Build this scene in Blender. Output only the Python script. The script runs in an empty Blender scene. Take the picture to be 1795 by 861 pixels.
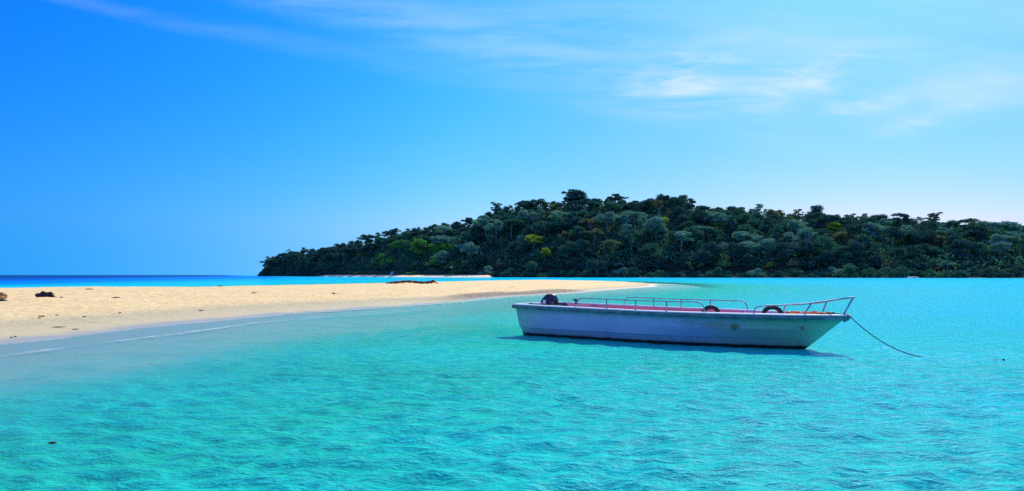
import bpy, bmesh, math, random
import numpy as np
from mathutils import Vector, Matrix, noise as mnoise
S = bpy.context.scene
COL = S.collection
R = math.radians
rng = np.random.default_rng(7)
random.seed(7)

# ---------------------------------------------------------------- camera
EYE = 1.7
FPX = 1409.0                       # focal length in photograph pixels (1795 wide)
PITCH = math.atan(51.5 / FPX)
cam = bpy.data.cameras.new("camera"); camo = bpy.data.objects.new("camera", cam)
COL.objects.link(camo); S.camera = camo
camo.location = (0, 0, EYE); camo.rotation_euler = (math.pi / 2 + PITCH, 0, 0)
cam.sensor_width = 36; cam.lens = 36 * FPX / 1795
cam.clip_start = 0.1; cam.clip_end = 40000
S.view_settings.view_transform = 'Standard'; S.view_settings.look = 'None'
S.view_settings.exposure = 0.07; S.view_settings.gamma = 1.0
S.cycles.use_denoising = False
S.cycles.max_bounces = 6; S.cycles.transparent_max_bounces = 8
S.cycles.sample_clamp_direct = 1.6; S.cycles.sample_clamp_indirect = 4.0
S.cycles.caustics_reflective = False; S.cycles.caustics_refractive = False

SUN_EL, SUN_AZ = 38.0, 25.0        # azimuth clockwise from the view direction (+Y)


class NT:
    """tiny node-tree helper"""
    def __init__(s, tree): s.t = tree; s.n = tree.nodes; s.l = tree.links
    def put(s, v, sock):
        if v is None: return
        if isinstance(v, (int, float)): sock.default_value = v
        elif isinstance(v, (tuple, list)):
            sock.default_value = v if len(v) == len(sock.default_value) else (*v, 1.0)[:len(sock.default_value)]
        else: s.l.new(v, sock)
    def m(s, op, a, b=None, c=None, clamp=False):
        n = s.n.new('ShaderNodeMath'); n.operation = op; n.use_clamp = clamp
        s.put(a, n.inputs[0]); s.put(b, n.inputs[1]); s.put(c, n.inputs[2]); return n.outputs[0]
    def vm(s, op, a, b=None):
        n = s.n.new('ShaderNodeVectorMath'); n.operation = op
        s.put(a, n.inputs[0]); s.put(b, n.inputs[1]); return n.outputs[0]
    def mix(s, f, a, b, mode='MIX'):
        n = s.n.new('ShaderNodeMix'); n.data_type = 'RGBA'; n.blend_type = mode
        s.put(f, n.inputs[0]); s.put(a, n.inputs[6]); s.put(b, n.inputs[7]); return n.outputs[2]
    def mr(s, v, a, b, c=0.0, d=1.0, kind='SMOOTHSTEP'):
        n = s.n.new('ShaderNodeMapRange'); n.interpolation_type = kind
        s.put(v, n.inputs[0])
        for k, x in enumerate((a, b, c, d)): s.put(x, n.inputs[k + 1])
        return n.outputs[0]
    def noise(s, vec, scale, detail=3, rough=0.5, dist=0.0):
        n = s.n.new('ShaderNodeTexNoise'); s.put(vec, n.inputs['Vector'])
        n.inputs['Scale'].default_value = scale; n.inputs['Detail'].default_value = detail
        n.inputs['Roughness'].default_value = rough; n.inputs['Distortion'].default_value = dist
        return n.outputs[0]
    def comb(s, x, y, z):
        n = s.n.new('ShaderNodeCombineXYZ'); s.put(x, n.inputs[0]); s.put(y, n.inputs[1]); s.put(z, n.inputs[2]); return n.outputs[0]
    def sep(s, v):
        n = s.n.new('ShaderNodeSeparateXYZ'); s.put(v, n.inputs[0]); return n.outputs
    def mapping(s, v, loc=(0, 0, 0), rot=(0, 0, 0), sc=(1, 1, 1)):
        n = s.n.new('ShaderNodeMapping'); s.put(v, n.inputs[0])
        n.inputs[1].default_value = loc; n.inputs[2].default_value = rot; n.inputs[3].default_value = sc; return n.outputs[0]
    def ramp(s, v, stops):
        n = s.n.new('ShaderNodeValToRGB'); s.put(v, n.inputs[0]); e = n.color_ramp.elements
        while len(e) < len(stops): e.new(0.5)
        for i, (p, c) in enumerate(stops): e[i].position = p; e[i].color = (*c, 1)
        return n.outputs[0]
    def attr(s, name):
        n = s.n.new('ShaderNodeAttribute'); n.attribute_name = name; return n.outputs['Fac']


# ---------------------------------------------------------------- world: Nishita sky, graded, with cirrus
def build_world():
    w = bpy.data.worlds.new("World"); S.world = w; w.use_nodes = True
    g = NT(w.node_tree); bg = g.n['Background']
    d = g.n.new('ShaderNodeTexCoord').outputs['Generated']
    x, y, z = g.sep(d)
    zz = g.m('MAXIMUM', z, 0.06)
    hl = g.m('SQRT', g.m('ADD', g.m('MULTIPLY', x, x), g.m('ADD', g.m('MULTIPLY', y, y), 1e-4)))
    ca = g.m('DIVIDE', g.m('ADD', g.m('MULTIPLY', x, math.sin(R(SUN_AZ))), g.m('MULTIPLY', y, math.cos(R(SUN_AZ)))), hl)   # cosine of the azimuth from the sun
    sky = g.n.new('ShaderNodeTexSky'); sky.sky_type = 'NISHITA'; sky.sun_disc = False
    sky.sun_elevation = R(SUN_EL); sky.sun_rotation = R(SUN_AZ)
    sky.air_density = 1.0; sky.dust_density = 1.0; sky.ozone_density = 1.0
    g.l.new(g.vm('NORMALIZE', g.comb(x, y, zz)), sky.inputs[0])
    sc = g.n.new('ShaderNodeSeparateColor'); g.l.new(sky.outputs[0], sc.inputs[0])
    nf = g.mr(ca, 0.86, 1.0, 0.079, 0.067)
    ch = [g.m('MULTIPLY', c, nf) for c in sc.outputs]
    low = g.m('MULTIPLY', g.mr(ca, 0.5, 0.92, 0.6, 0.0), g.mr(z, 0.0, 0.16, 1.0, 0.0))
    r = g.m('MULTIPLY', g.m('MULTIPLY', g.m('POWER', ch[0], 3.3), 1.0), g.m('SUBTRACT', 1.0, low))
    gg = g.m('MULTIPLY', g.m('POWER', ch[1], 1.3), g.m('ADD', g.mr(ca, 0.5, 0.92, 0.92, 1.05), g.mr(z, 0.05, 0.35, -0.06, 0.12)))
    b = g.m('MULTIPLY', g.m('POWER', ch[2], 0.4), 1.28)
    cc = g.n.new('ShaderNodeCombineColor')
    for k, v in enumerate((r, gg, b)): g.l.new(v, cc.inputs[k])
    base = cc.outputs[0]
    # cirrus: thin sheets and streaks.  a = x/y, b = z/y (a plane ahead of the viewer), only for directions ahead
    ys = g.m('MAXIMUM', y, 0.12)
    a = g.m('DIVIDE', x, ys); bb = g.m('DIVIDE', z, ys)
    ahead = g.mr(y, 0.15, 0.4)
    P = g.comb(a, bb, 0.0)
    warp = g.noise(P, 5.0, 3, 0.5)
    wv = g.m('MULTIPLY', g.m('SUBTRACT', warp, 0.5), 0.022)
    fib = g.noise(g.mapping(P, rot=(0, 0, R(14)), sc=(2.2, 26.0, 1)), 1.6, 6, 0.62, 0.25)
    fib2 = g.noise(g.mapping(P, rot=(0, 0, R(-20)), sc=(5.0, 24.0, 1)), 2.0, 8, 0.66, 0.5)
    soft = g.noise(g.mapping(P, rot=(0, 0, R(8)), sc=(2.0, 7.0, 1)), 1.3, 4, 0.55)
    total = None
    def add(v):
        nonlocal total
        total = v if total is None else g.m('ADD', total, v)
    # streaks: distance to parabolic arcs b = c0 + c1 a + c2 a^2
    def streak(c0, c1, c2, w0, w1, a0, a1, strength):
        line = g.m('ADD', g.m('ADD', g.m('MULTIPLY', a, c1), c0), g.m('MULTIPLY', g.m('MULTIPLY', a, a), c2))
        dist = g.m('ABSOLUTE', g.m('ADD', g.m('SUBTRACT', bb, line), wv))
        wid = g.mr(a, -0.6, 0.3, w0, w1, 'LINEAR')
        q = g.m('DIVIDE', dist, wid)
        f = g.m('SUBTRACT', 1.0, g.mr(q, 0.0, 1.0))
        f = g.m('MULTIPLY', f, g.mr(a, a0, a0 + 0.15))
        f = g.m('MULTIPLY', f, g.mr(a, a1 - 0.12, a1, 1.0, 0.0))
        add(g.m('MULTIPLY', g.m('MULTIPLY', f, g.mr(g.m('ADD', g.m('MULTIPLY', fib, 0.65), g.m('MULTIPLY', fib2, 0.35)), 0.32, 0.66, 0.12, 1.0)), strength))
    streak(0.239, -0.175, 0.04, 0.012, 0.042, -0.75, 0.32, 0.11)
    streak(0.289, -0.22, 0.05, 0.022, 0.085, -0.5, 0.42, 0.36)
    streak(0.345, -0.13, 0.0, 0.02, 0.06, -0.1, 0.60, 0.26)
    def puff(pa, pb, rx, ry, rot, strength, tex):
        q = g.mapping(P, loc=(0, 0, 0))
        q = g.vm('SUBTRACT', P, (pa, pb, 0.0))
        n = g.n.new('ShaderNodeVectorRotate'); n.rotation_type = 'Z_AXIS'
        g.l.new(q, n.inputs['Vector']); n.inputs['Angle'].default_value = R(-rot)
        q = g.vm('MULTIPLY', n.outputs[0], (1 / rx, 1 / ry, 0))
        ln = g.n.new('ShaderNodeVectorMath'); ln.operation = 'LENGTH'; g.l.new(q, ln.inputs[0])
        f = g.mr(ln.outputs['Value'], 0.1, 1.0, 1.0, 0.0)
        add(g.m('MULTIPLY', g.m('MULTIPLY', f, g.mr(tex, 0.36, 0.66)), strength))
    puff(0.215, 0.255, 0.11, 0.040, 20, 0.50, fib2)
    puff(0.225, 0.232, 0.055, 0.014, 10, 0.5, fib2)
    puff(0.370, 0.246, 0.11, 0.042, 22, 0.52, fib2)
    puff(0.395, 0.226, 0.05, 0.02, -40, 0.4, fib2)
    puff(0.440, 0.213, 0.08, 0.02, 10, 0.5, fib2)
    puff(0.520, 0.192, 0.10, 0.022, 14, 0.5, fib2)
    puff(0.560, 0.225, 0.20, 0.06, 16, 0.45, soft)
    puff(0.30, 0.25, 0.26, 0.07, 10, 0.22, fib)
    # broad veil thickening towards the sun side
    add(g.m('MULTIPLY', g.m('MULTIPLY', g.mr(a, -0.15, 0.6), g.mr(bb, 0.03, 0.2)), g.mr(soft, 0.35, 0.7, 0.02, 0.30)))
    total = g.m('MULTIPLY', total, ahead, clamp=True)
    # cirrus overhead and behind, out of view, thickened to lift the hull's fill light
    zz2 = g.m('ADD', g.m('MAXIMUM', z, 0.0), 0.18)
    Q = g.comb(g.m('DIVIDE', x, zz2), g.m('DIVIDE', y, zz2), 0.0)
    cir = g.mr(g.noise(g.mapping(Q, rot=(0, 0, R(30)), sc=(0.5, 2.2, 1)), 1.2, 6, 0.6, 0.3), 0.38, 0.68, 0.10, 0.50)
    cir = g.m('MULTIPLY', g.m('MULTIPLY', cir, g.mr(z, 0.05, 0.3)), g.m('SUBTRACT', 1.0, ahead))
    total = g.m('ADD', total, cir, clamp=True)
    col = g.mix(total, base, (0.58, 0.80, 1.10))
    g.l.new(col, bg.inputs[0]); bg.inputs[1].default_value = 1.0
build_world()

sun = bpy.data.lights.new("sun", 'SUN'); suno = bpy.data.objects.new("sun", sun); COL.objects.link(suno)
sun.energy = 5.0; sun.angle = R(0.53); sun.color = (1.0, 0.94, 0.84)
sd = Vector((math.sin(R(SUN_AZ)) * math.cos(R(SUN_EL)), math.cos(R(SUN_AZ)) * math.cos(R(SUN_EL)), math.sin(R(SUN_EL))))
suno.rotation_euler = sd.to_track_quat('Z', 'Y').to_euler()
suno.location = (0, -20, 60)


# ---------------------------------------------------------------- helpers
def ground(px, py, z=0.0):
    """world point on the level z seen at a photograph pixel"""
    dy = -(py - 430.5); dx = px - 897.5
    c, s = math.cos(PITCH), math.sin(PITCH)
    v = Vector((dx, FPX * c - dy * s, FPX * s + dy * c))
    t = (z - EYE) / v.z
    return Vector((v.x * t, v.y * t, z))

def tag(o, label=None, cat=None, group=None, kind=None):
    if label: o['label'] = label
    if cat: o['category'] = cat
    if group: o['group'] = group
    if kind: o['kind'] = kind
    return o

def empty(name, loc=(0, 0, 0), rot=(0, 0, 0)):
    o = bpy.data.objects.new(name, None); COL.objects.link(o)
    o.location = loc; o.rotation_euler = rot; o.empty_display_size = 0.3
    return o

def meshobj(name, verts, faces, mat=None, parent=None, smooth=False):
    me = bpy.data.meshes.new(name)
    if isinstance(verts, np.ndarray) and isinstance(faces, np.ndarray):
        k = faces.shape[1]
        me.vertices.add(len(verts)); me.vertices.foreach_set('co', verts.astype(np.float32).ravel())
        me.loops.add(faces.size); me.loops.foreach_set('vertex_index', faces.astype(np.int32).ravel())
        me.polygons.add(len(faces)); me.polygons.foreach_set('loop_start', np.arange(0, faces.size, k, dtype=np.int32))
        me.update(calc_edges=True)
    else:
        me.from_pydata([tuple(v) for v in verts], [], [tuple(f) for f in faces]); me.update()
    if smooth: me.polygons.foreach_set('use_smooth', np.ones(len(me.polygons), bool))
    if mat: me.materials.append(mat)
    o = bpy.data.objects.new(name, me); COL.objects.link(o)
    if parent: o.parent = parent
    return o

def bmobj(name, bm, mat=None, parent=None, smooth=False):
    me = bpy.data.meshes.new(name); bmesh.ops.recalc_face_normals(bm, faces=bm.faces)
    bm.to_mesh(me); bm.free()
    if smooth: me.polygons.foreach_set('use_smooth', np.ones(len(me.polygons), bool))
    if mat: me.materials.append(mat)
    o = bpy.data.objects.new(name, me); COL.objects.link(o)
    if parent: o.parent = parent
    return o

def mat(name):
    m = bpy.data.materials.new(name); m.use_nodes = True
    g = NT(m.node_tree); return m, g, g.n['Principled BSDF'], g.n['Material Output']

def simple(name, col, rough=0.6, metal=0.0, var=0.25, scale=6.0, bump=0.0, spec=0.5):
    m, g, p, o = mat(name)
    c = g.n.new('ShaderNodeTexCoord').outputs['Object']
    f = g.noise(c, scale, 5, 0.6)
    dark = tuple(v * (1 - var) for v in col); lite = tuple(min(1, v * (1 + var)) for v in col)
    g.l.new(g.mix(g.mr(f, 0.3, 0.7), dark, lite), p.inputs['Base Color'])
    p.inputs['Roughness'].default_value = rough; p.inputs['Metallic'].default_value = metal
    p.inputs['Specular IOR Level'].default_value = spec
    if bump:
        b = g.n.new('ShaderNodeBump'); b.inputs['Strength'].default_value = bump; b.inputs['Distance'].default_value = 0.02
        g.l.new(g.noise(c, scale * 5, 5, 0.6), b.inputs['Height']); g.l.new(b.outputs[0], p.inputs['Normal'])
    return m

def tube(bm, pts, rad, seg=8, caps=True, closed=False):
    """swept tube; rad is a number or one per point"""
    pts = [Vector(p) for p in pts]; n = len(pts)
    rads = [rad] * n if isinstance(rad, (int, float)) else rad
    rings = []; up = None
    for i, p in enumerate(pts):
        if closed: t = (pts[(i + 1) % n] - pts[i - 1]).normalized()
        else: t = (pts[min(i + 1, n - 1)] - pts[max(i - 1, 0)]).normalized()
        if up is None:
            up = Vector((0, 0, 1)) if abs(t.z) < 0.9 else Vector((1, 0, 0))
        up = (up - t * up.dot(t)).normalized(); sdv = t.cross(up)
        rings.append([bm.verts.new(p + (up * math.cos(k * 2 * math.pi / seg) + sdv * math.sin(k * 2 * math.pi / seg)) * rads[i]) for k in range(seg)])
    for i in range(n if closed else n - 1):
        a, b = rings[i], rings[(i + 1) % n]
        for k in range(seg):
            bm.faces.new((a[k], a[(k + 1) % seg], b[(k + 1) % seg], b[k]))
    if caps and not closed:
        bm.faces.new(rings[0]); bm.faces.new(rings[-1][::-1])

def box(bm, lo, hi, bevel=0.0):
    r = bmesh.ops.create_cube(bm, size=1.0)
    vs = r['verts']
    for v in vs:
        v.co = Vector([lo[k] + (v.co[k] + 0.5) * (hi[k] - lo[k]) for k in range(3)])
    if bevel:
        es = list({e for v in vs for e in v.link_edges})
        bmesh.ops.bevel(bm, geom=es, offset=bevel, segments=2, affect='EDGES')

def smooth_path(pts, n=8):
    """Catmull-Rom through the points"""
    P = [Vector(p) for p in pts]; P = [2 * P[0] - P[1]] + P + [2 * P[-1] - P[-2]]; out = []
    for i in range(1, len(P) - 2):
        for k in range(n):
            t = k / n
            out.append(0.5 * ((2 * P[i]) + (P[i + 1] - P[i - 1]) * t + (2 * P[i - 1] - 5 * P[i] + 4 * P[i + 1] - P[i + 2]) * t * t
                              + (-P[i - 1] + 3 * P[i] - 3 * P[i + 1] + P[i + 2]) * t ** 3))
    out.append(P[-2]); return out


# ---------------------------------------------------------------- ground shape (sand spit, lagoon bed, ocean bed)
front_px = [(0, 603), (120, 592), (250, 577), (380, 564), (500, 551), (600, 544), (700, 537), (780, 530), (850, 524), (930, 518.5), (1020, 513), (1090, 507), (1150, 502.5)]
FRONT = [(-45, -60), (-24, -10), (-17.5, 5), (-14.5, 12), (-13.2, 16)] + [tuple(ground(a, b)[:2]) for a, b in front_px]
BACK = [(27, 150), (28, 172), (24, 205), (14, 224), (2, 222), (-12, 200), (-22, 165), (-30, 132), (-39, 104), (-50, 76), (-66, 60), (-95, 44), (-160, 30), (-170, -60)]
POLY = np.array(FRONT + BACK)

def seg_dist(x, y, pts, closed=False):
    d = np.full(x.shape, 1e9); n = len(pts)
    for i in range(n if closed else n - 1):
        ax, ay = pts[i]; bx, by = pts[(i + 1) % n]
        ex, ey = bx - ax, by - ay
        t = np.clip(((x - ax) * ex + (y - ay) * ey) / (ex * ex + ey * ey), 0, 1)
        d = np.minimum(d, np.hypot(x - ax - t * ex, y - ay - t * ey))
    return d

def inside(x, y, pts):
    c = np.zeros(x.shape, bool); n = len(pts); j = n - 1
    for i in range(n):
        xi, yi = pts[i]; xj, yj = pts[j]
        c ^= ((yi > y) != (yj > y)) & (x < (xj - xi) * (y - yi) / (yj - yi + 1e-12) + xi)
        j = i
    return c

def sstep(v, a, b):
    t = np.clip((v - a) / (b - a), 0, 1); return t * t * (3 - 2 * t)

_tab = rng.random((256, 256))
def vnoise(x, y):
    xi = np.floor(x).astype(int); yi = np.floor(y).astype(int); fx = x - xi; fy = y - yi
    fx = fx * fx * (3 - 2 * fx); fy = fy * fy * (3 - 2 * fy)
    a = _tab[xi & 255, yi & 255]; b = _tab[(xi + 1) & 255, yi & 255]; c = _tab[xi & 255, (yi + 1) & 255]; d = _tab[(xi + 1) & 255, (yi + 1) & 255]
    return (a * (1 - fx) + b * fx) * (1 - fy) + (c * (1 - fx) + d * fx) * fy - 0.5

SCARP = [tuple(ground(a, b, 0.1)[:2]) for a, b in [(800, 526), (850, 521.5), (900, 518.5), (960, 515), (1020, 511)]]

def sand_height(x, y):
    x = np.asarray(x, float); y = np.asarray(y, float)
    wx = x + vnoise(x * 0.25, y * 0.25) * 0.5 + vnoise(x * 0.08 + 9, y * 0.08) * 1.2
    d = seg_dist(wx, y, POLY, True); ins = inside(wx, y, POLY)
    sdv = np.where(ins, d, -d)
    far = sstep(y, 20, 160)
    up = 0.052 * np.clip(sdv, 0, 4) + 0.34 * (1 - np.exp(-np.clip(sdv - 3.0, 0, None) / (6.0 + 5 * far)))
    # small wet scarp on the lagoon side
    ds = seg_dist(x, y, SCARP)
    fade = sstep(y, 46, 60) * (1 - sstep(y, 78, 86))
    up = up + fade * 0.24 * sstep(sdv, 0.8, 1.9) * (1 - sstep(sdv, 4.0, 16.0)) * (sdv > 0)
    bumps = vnoise(x * 0.9, y * 0.9) * 0.03 + vnoise(x * 2.6, y * 2.6) * 0.035 + vnoise(x * 5.3, y * 5.3) * 0.022 + vnoise(x * 0.3, y * 0.3) * 0.05
    up = up + bumps * sstep(sdv, 1.5, 5.0)
    # lagoon floor (in front, to the right) and deeper ocean side (behind, to the left)
    lag = -(0.022 * np.clip(-sdv, 0, 8) + 0.76 * (1 - np.exp(-np.clip(-sdv - 6, 0, None) / 5.5)))
    lag = lag - 0.010 * np.clip(-sdv - 14, 0, 60)
    lag = lag + vnoise(x * 0.35, y * 0.35) * 0.12 * sstep(-sdv, 3, 9)
    # signed side of the line running from behind the spit to the far beach
    ax, ay, bx, by = -4.0, 215.0, -250.0, 900.0
    L = math.hypot(bx - ax, by - ay)
    side = ((bx - ax) * (y - ay) - (by - ay) * (x - ax)) / L
    oc = sstep(side, 0, 160) * sstep(y + x * 0.4, 20, 60)
    deep = -(0.5 + (0.05 + 0.16 * sstep(side, 90, 200)) * np.clip(-sdv, 0, 60) + 0.02 * np.clip(-sdv - 60, 0, 900))
    far_lag = -0.6 * sstep(y, 60, 500)
    below = (lag + far_lag) * (1 - oc) + np.minimum(deep, lag) * oc
    z = np.where(ins, up, below)
    return z, sdv

def polar_grid(nth_front, nth_back, radii):
    th = np.concatenate([np.linspace(-42, 42, nth_front, endpoint=False), np.linspace(42, 318, nth_back, endpoint=False)])
    th = np.radians(th); n = len(th)
    rr, tt = np.meshgrid(radii, th, indexing='ij')
    X = rr * np.sin(tt); Y = rr * np.cos(tt)
    i = np.arange(len(radii) - 1)[:, None] * n; k = np.arange(n)[None, :]; k2 = (k + 1) % n
    F = np.stack([i + k, i + n + k, i + n + k2, i + k2], -1).reshape(-1, 4)[:, ::-1]
    return X.ravel(), Y.ravel(), F, rr.ravel()

def radii_list(r0, k1, r1, k2, r2):
    a = [r0]
    while a[-1] < r1: a.append(a[-1] * k1)
    while a[-1] < r2: a.append(a[-1] * k2)
    return np.array(a)


# ---------------------------------------------------------------- sand
def make_sand_material():
    m, g, p, o = mat("sand")
    geo = g.n.new('ShaderNodeNewGeometry').outputs['Position']
    x, y, z = g.sep(geo)
    n1 = g.noise(geo, 0.35, 5, 0.6); n2 = g.noise(geo, 3.0, 6, 0.65); n3 = g.noise(geo, 26.0, 4, 0.7)
    dry = g.mix(g.mr(n1, 0.3, 0.7), (0.88, 0.61, 0.245), (0.93, 0.70, 0.33))
    dry = g.mix(g.mr(n2, 0.42, 0.70), dry, (0.58, 0.44, 0.20))
    damp = g.mix(g.mr(n2, 0.3, 0.7), (0.50, 0.44, 0.235), (0.60, 0.49, 0.27))
    wet = (0.44, 0.40, 0.26)
    zn = g.m('ADD', z, g.m('MULTIPLY', g.m('SUBTRACT', n1, 0.5), 0.10))
    near = g.mr(y, 45, 95, 1.0, 0.0)      # the tide has wetted the near beach highest
    zd = g.m('SUBTRACT', zn, g.m('MULTIPLY', near, 0.10))
    c = g.mix(g.mr(zd, 0.10, 0.24), damp, dry)
    c = g.mix(g.mr(zn, 0.015, 0.05), wet, c)
    # scattered dark bits of weed and bark
    v = g.n.new('ShaderNodeTexVoronoi'); v.feature = 'F1'; v.inputs['Scale'].default_value = 1.3
    g.l.new(g.mapping(geo, sc=(0.55, 1.6, 1)), v.inputs['Vector'])
    speck = g.m('MULTIPLY', g.mr(v.outputs['Distance'], 0.08, 0.24, 1.0, 0.0), g.mr(g.noise(geo, 0.9, 3), 0.54, 0.62))
    speck = g.m('MULTIPLY', speck, g.mr(z, 0.05, 0.1))
    c = g.mix(g.m('MULTIPLY', speck, 0.6), c, (0.12, 0.075, 0.04))
    # lagoon floor: pale sand with darker weedy patches
    bed = g.mix(g.mr(g.noise(geo, 0.8, 5, 0.6), 0.42, 0.68), (0.58, 0.52, 0.36), (0.42, 0.42, 0.27))
    c = g.mix(g.mr(z, -0.14, -0.02), bed, c)
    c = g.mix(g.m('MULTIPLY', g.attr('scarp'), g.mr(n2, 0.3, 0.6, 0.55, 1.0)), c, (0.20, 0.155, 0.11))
    g.l.new(c, p.inputs['Base Color'])
    g.l.new(g.mr(zn, 0.02, 0.08, 0.35, 0.9), p.inputs['Roughness'])
    p.inputs['Specular IOR Level'].default_value = 0.25
    b = g.n.new('ShaderNodeBump'); b.inputs['Strength'].default_value = 0.9; b.inputs['Distance'].default_value = 0.09
    h = g.m('ADD', g.m('MULTIPLY', n2, 1.2), g.m('MULTIPLY', n3, 0.25))
    g.l.new(g.m('MULTIPLY', h, g.mr(z, 0.03, 0.2, 0.15, 1.0)), b.inputs['Height']); g.l.new(b.outputs[0], p.inputs['Normal'])
    return m
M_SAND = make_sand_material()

def build_sand():
    rad = np.concatenate([radii_list(2.0, 1.011, 48, 1.0045, 92), radii_list(93, 1.012, 260, 1.12, 16000)])
    X, Y, F, rr = polar_grid(520, 60, rad)
    Z, sdv = sand_height(X, Y)
    Z = np.where(rr > 2500, np.minimum(Z, -12), Z)
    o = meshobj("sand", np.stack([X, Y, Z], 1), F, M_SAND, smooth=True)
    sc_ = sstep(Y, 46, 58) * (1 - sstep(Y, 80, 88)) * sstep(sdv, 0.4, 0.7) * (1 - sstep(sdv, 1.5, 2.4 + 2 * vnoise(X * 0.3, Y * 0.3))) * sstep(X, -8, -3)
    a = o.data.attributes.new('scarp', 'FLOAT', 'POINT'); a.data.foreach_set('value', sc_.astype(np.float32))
    tag(o, kind='structure')
build_sand()


# ---------------------------------------------------------------- water
SWASH = [tuple(ground(a, b)[:2]) for a, b in [(-250, 655), (0, 625), (180, 601), (330, 583), (450, 566), (560, 557), (680, 549), (745, 545)]]

def make_water_material():
    m, g, p, o = mat("water")
    geo = g.n.new('ShaderNodeNewGeometry').outputs['Position']
    x, y, z = g.sep(geo)
    dep = g.attr('depth'); foam = g.attr('foam'); rng_ = g.attr('range')
    # colour scattered back by the water itself, by real depth
    blot = g.noise(geo, 0.22, 4, 0.6)
    blot2 = g.noise(g.mapping(geo, sc=(1, 1.6, 1)), 1.1, 5, 0.6)
    shallow = g.mix(g.mr(blot, 0.32, 0.68), (0.020, 0.55, 0.36), (0.014, 0.59, 0.47))
    shallow = g.mix(g.mr(blot2, 0.5, 0.75, 0.0, 0.4), shallow, (0.008, 0.45, 0.26))
    lag = g.mix(g.mr(dep, 0.65, 1.3), shallow, (0.004, 0.60, 0.74))
    c = g.mix(g.mr(dep, 1.5, 4.0), lag, (0.0, 0.22, 0.78))
    c = g.mix(g.mr(dep, 3.5, 10.0), c, (0.0, 0.085, 0.50))
    c = g.mix(g.mr(dep, 10.0, 20.0), c, (0.0, 0.025, 0.20))
    # bump: ripples of three sizes, fading out with range
    def rip(sx, sy, scale, rot, det=4):
        return g.noise(g.mapping(geo, rot=(0, 0, R(rot)), sc=(sx, sy, 1)), scale, det, 0.6, 0.4)
    h1 = rip(1, 2.2, 2.6, 12); h2 = rip(1, 2.4, 5.5, -8); h3 = rip(1, 2.2, 15.0, 16, 3); h4 = rip(0.35, 1.0, 0.35, 6, 3)
    near = g.mr(rng_, 10, 90, 1.0, 0.3)
    h = g.m('ADD', g.m('MULTIPLY', h1, 0.07), g.m('ADD', g.m('MULTIPLY', h2, 0.05), g.m('MULTIPLY', g.m('MULTIPLY', h3, near), 0.022)))
    h = g.m('ADD', h, g.m('MULTIPLY', h4, 0.12))
    h = g.m('MULTIPLY', h, g.mr(dep, 0.0, 0.5, 0.55, 1.0))
    b = g.n.new('ShaderNodeBump'); b.inputs['Distance'].default_value = 1.0; b.inputs['Strength'].default_value = 0.75
    g.l.new(h, b.inputs['Height']); N = b.outputs[0]
    # thick: light and dark of the ripple faces, painted into the water colour
    thick = g.mr(g.m('ADD', g.m('MULTIPLY', h1, 0.3), g.m('ADD', g.m('MULTIPLY', h2, 0.4), g.m('MULTIPLY', h3, 0.3))), 0.40, 0.60, 0.0, 1.0)
    c = g.mix(1.0, c, g.mix(thick, (0.72, 0.80, 0.84), (1.20, 1.13, 1.08)), 'MULTIPLY')
    dif = g.n.new('ShaderNodeBsdfDiffuse'); g.l.new(c, dif.inputs[0]); g.l.new(N, dif.inputs['Normal'])
    tr = g.n.new('ShaderNodeBsdfTransparent'); g.l.new(g.mix(g.mr(dep, 0.0, 0.4), (0.74, 0.97, 0.98), (0.42, 0.92, 0.90)), tr.inputs[0])
    gl = g.n.new('ShaderNodeBsdfGlossy'); gl.inputs['Roughness'].default_value = 0.06
    gl.inputs['Color'].default_value = (1, 1, 1, 1); g.l.new(N, gl.inputs['Normal'])
    opac = g.m('ADD', g.m('ADD', g.mr(dep, 0.0, 0.85, 0.0, 0.62), g.mr(dep, 0.0, 0.15, 0.0, 0.18)), g.m('MULTIPLY', g.m('MULTIPLY', thick, 0.16), g.mr(dep, 0.1, 0.5)), clamp=True)
    opac = g.m('MAXIMUM', opac, g.m('MULTIPLY', g.mr(rng_, 10, 19, 0.0, 0.97), g.mr(dep, 0.35, 0.7)))
    opac = g.m('MULTIPLY', opac, g.mr(dep, 0.0, 0.10))
    mx = g.n.new('ShaderNodeMixShader'); g.l.new(opac, mx.inputs[0]); g.l.new(tr.outputs[0], mx.inputs[1]); g.l.new(dif.outputs[0], mx.inputs[2])
    fr = g.n.new('ShaderNodeFresnel'); fr.inputs[0].default_value = 1.33; g.l.new(N, fr.inputs['Normal'])
    cap = g.m('MULTIPLY', g.mr(rng_, 30, 220, 0.62, 0.34), g.mr(dep, 0.0, 0.45, 0.42, 1.0))
    fac = g.m('MULTIPLY', g.m('MINIMUM', fr.outputs[0], cap), 0.62)
    mx2 = g.n.new('ShaderNodeMixShader'); g.l.new(fac, mx2.inputs[0]); g.l.new(mx.outputs[0], mx2.inputs[1]); g.l.new(gl.outputs[0], mx2.inputs[2])
    # foam
    fd = g.n.new('ShaderNodeBsdfDiffuse'); fd.inputs[0].default_value = (0.80, 0.78, 0.66, 1)
    fn = g.mr(g.m('ADD', g.noise(geo, 5.0, 6, 0.7), g.m('MULTIPLY', g.noise(geo, 0.6, 3), 0.7)), 0.70, 0.98)
    mx3 = g.n.new('ShaderNodeMixShader'); g.l.new(g.m('MULTIPLY', foam, fn, clamp=True), mx3.inputs[0])
    g.l.new(mx2.outputs[0], mx3.inputs[1]); g.l.new(fd.outputs[0], mx3.inputs[2])
    g.l.new(mx3.outputs[0], o.inputs['Surface'])
    return m

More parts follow.
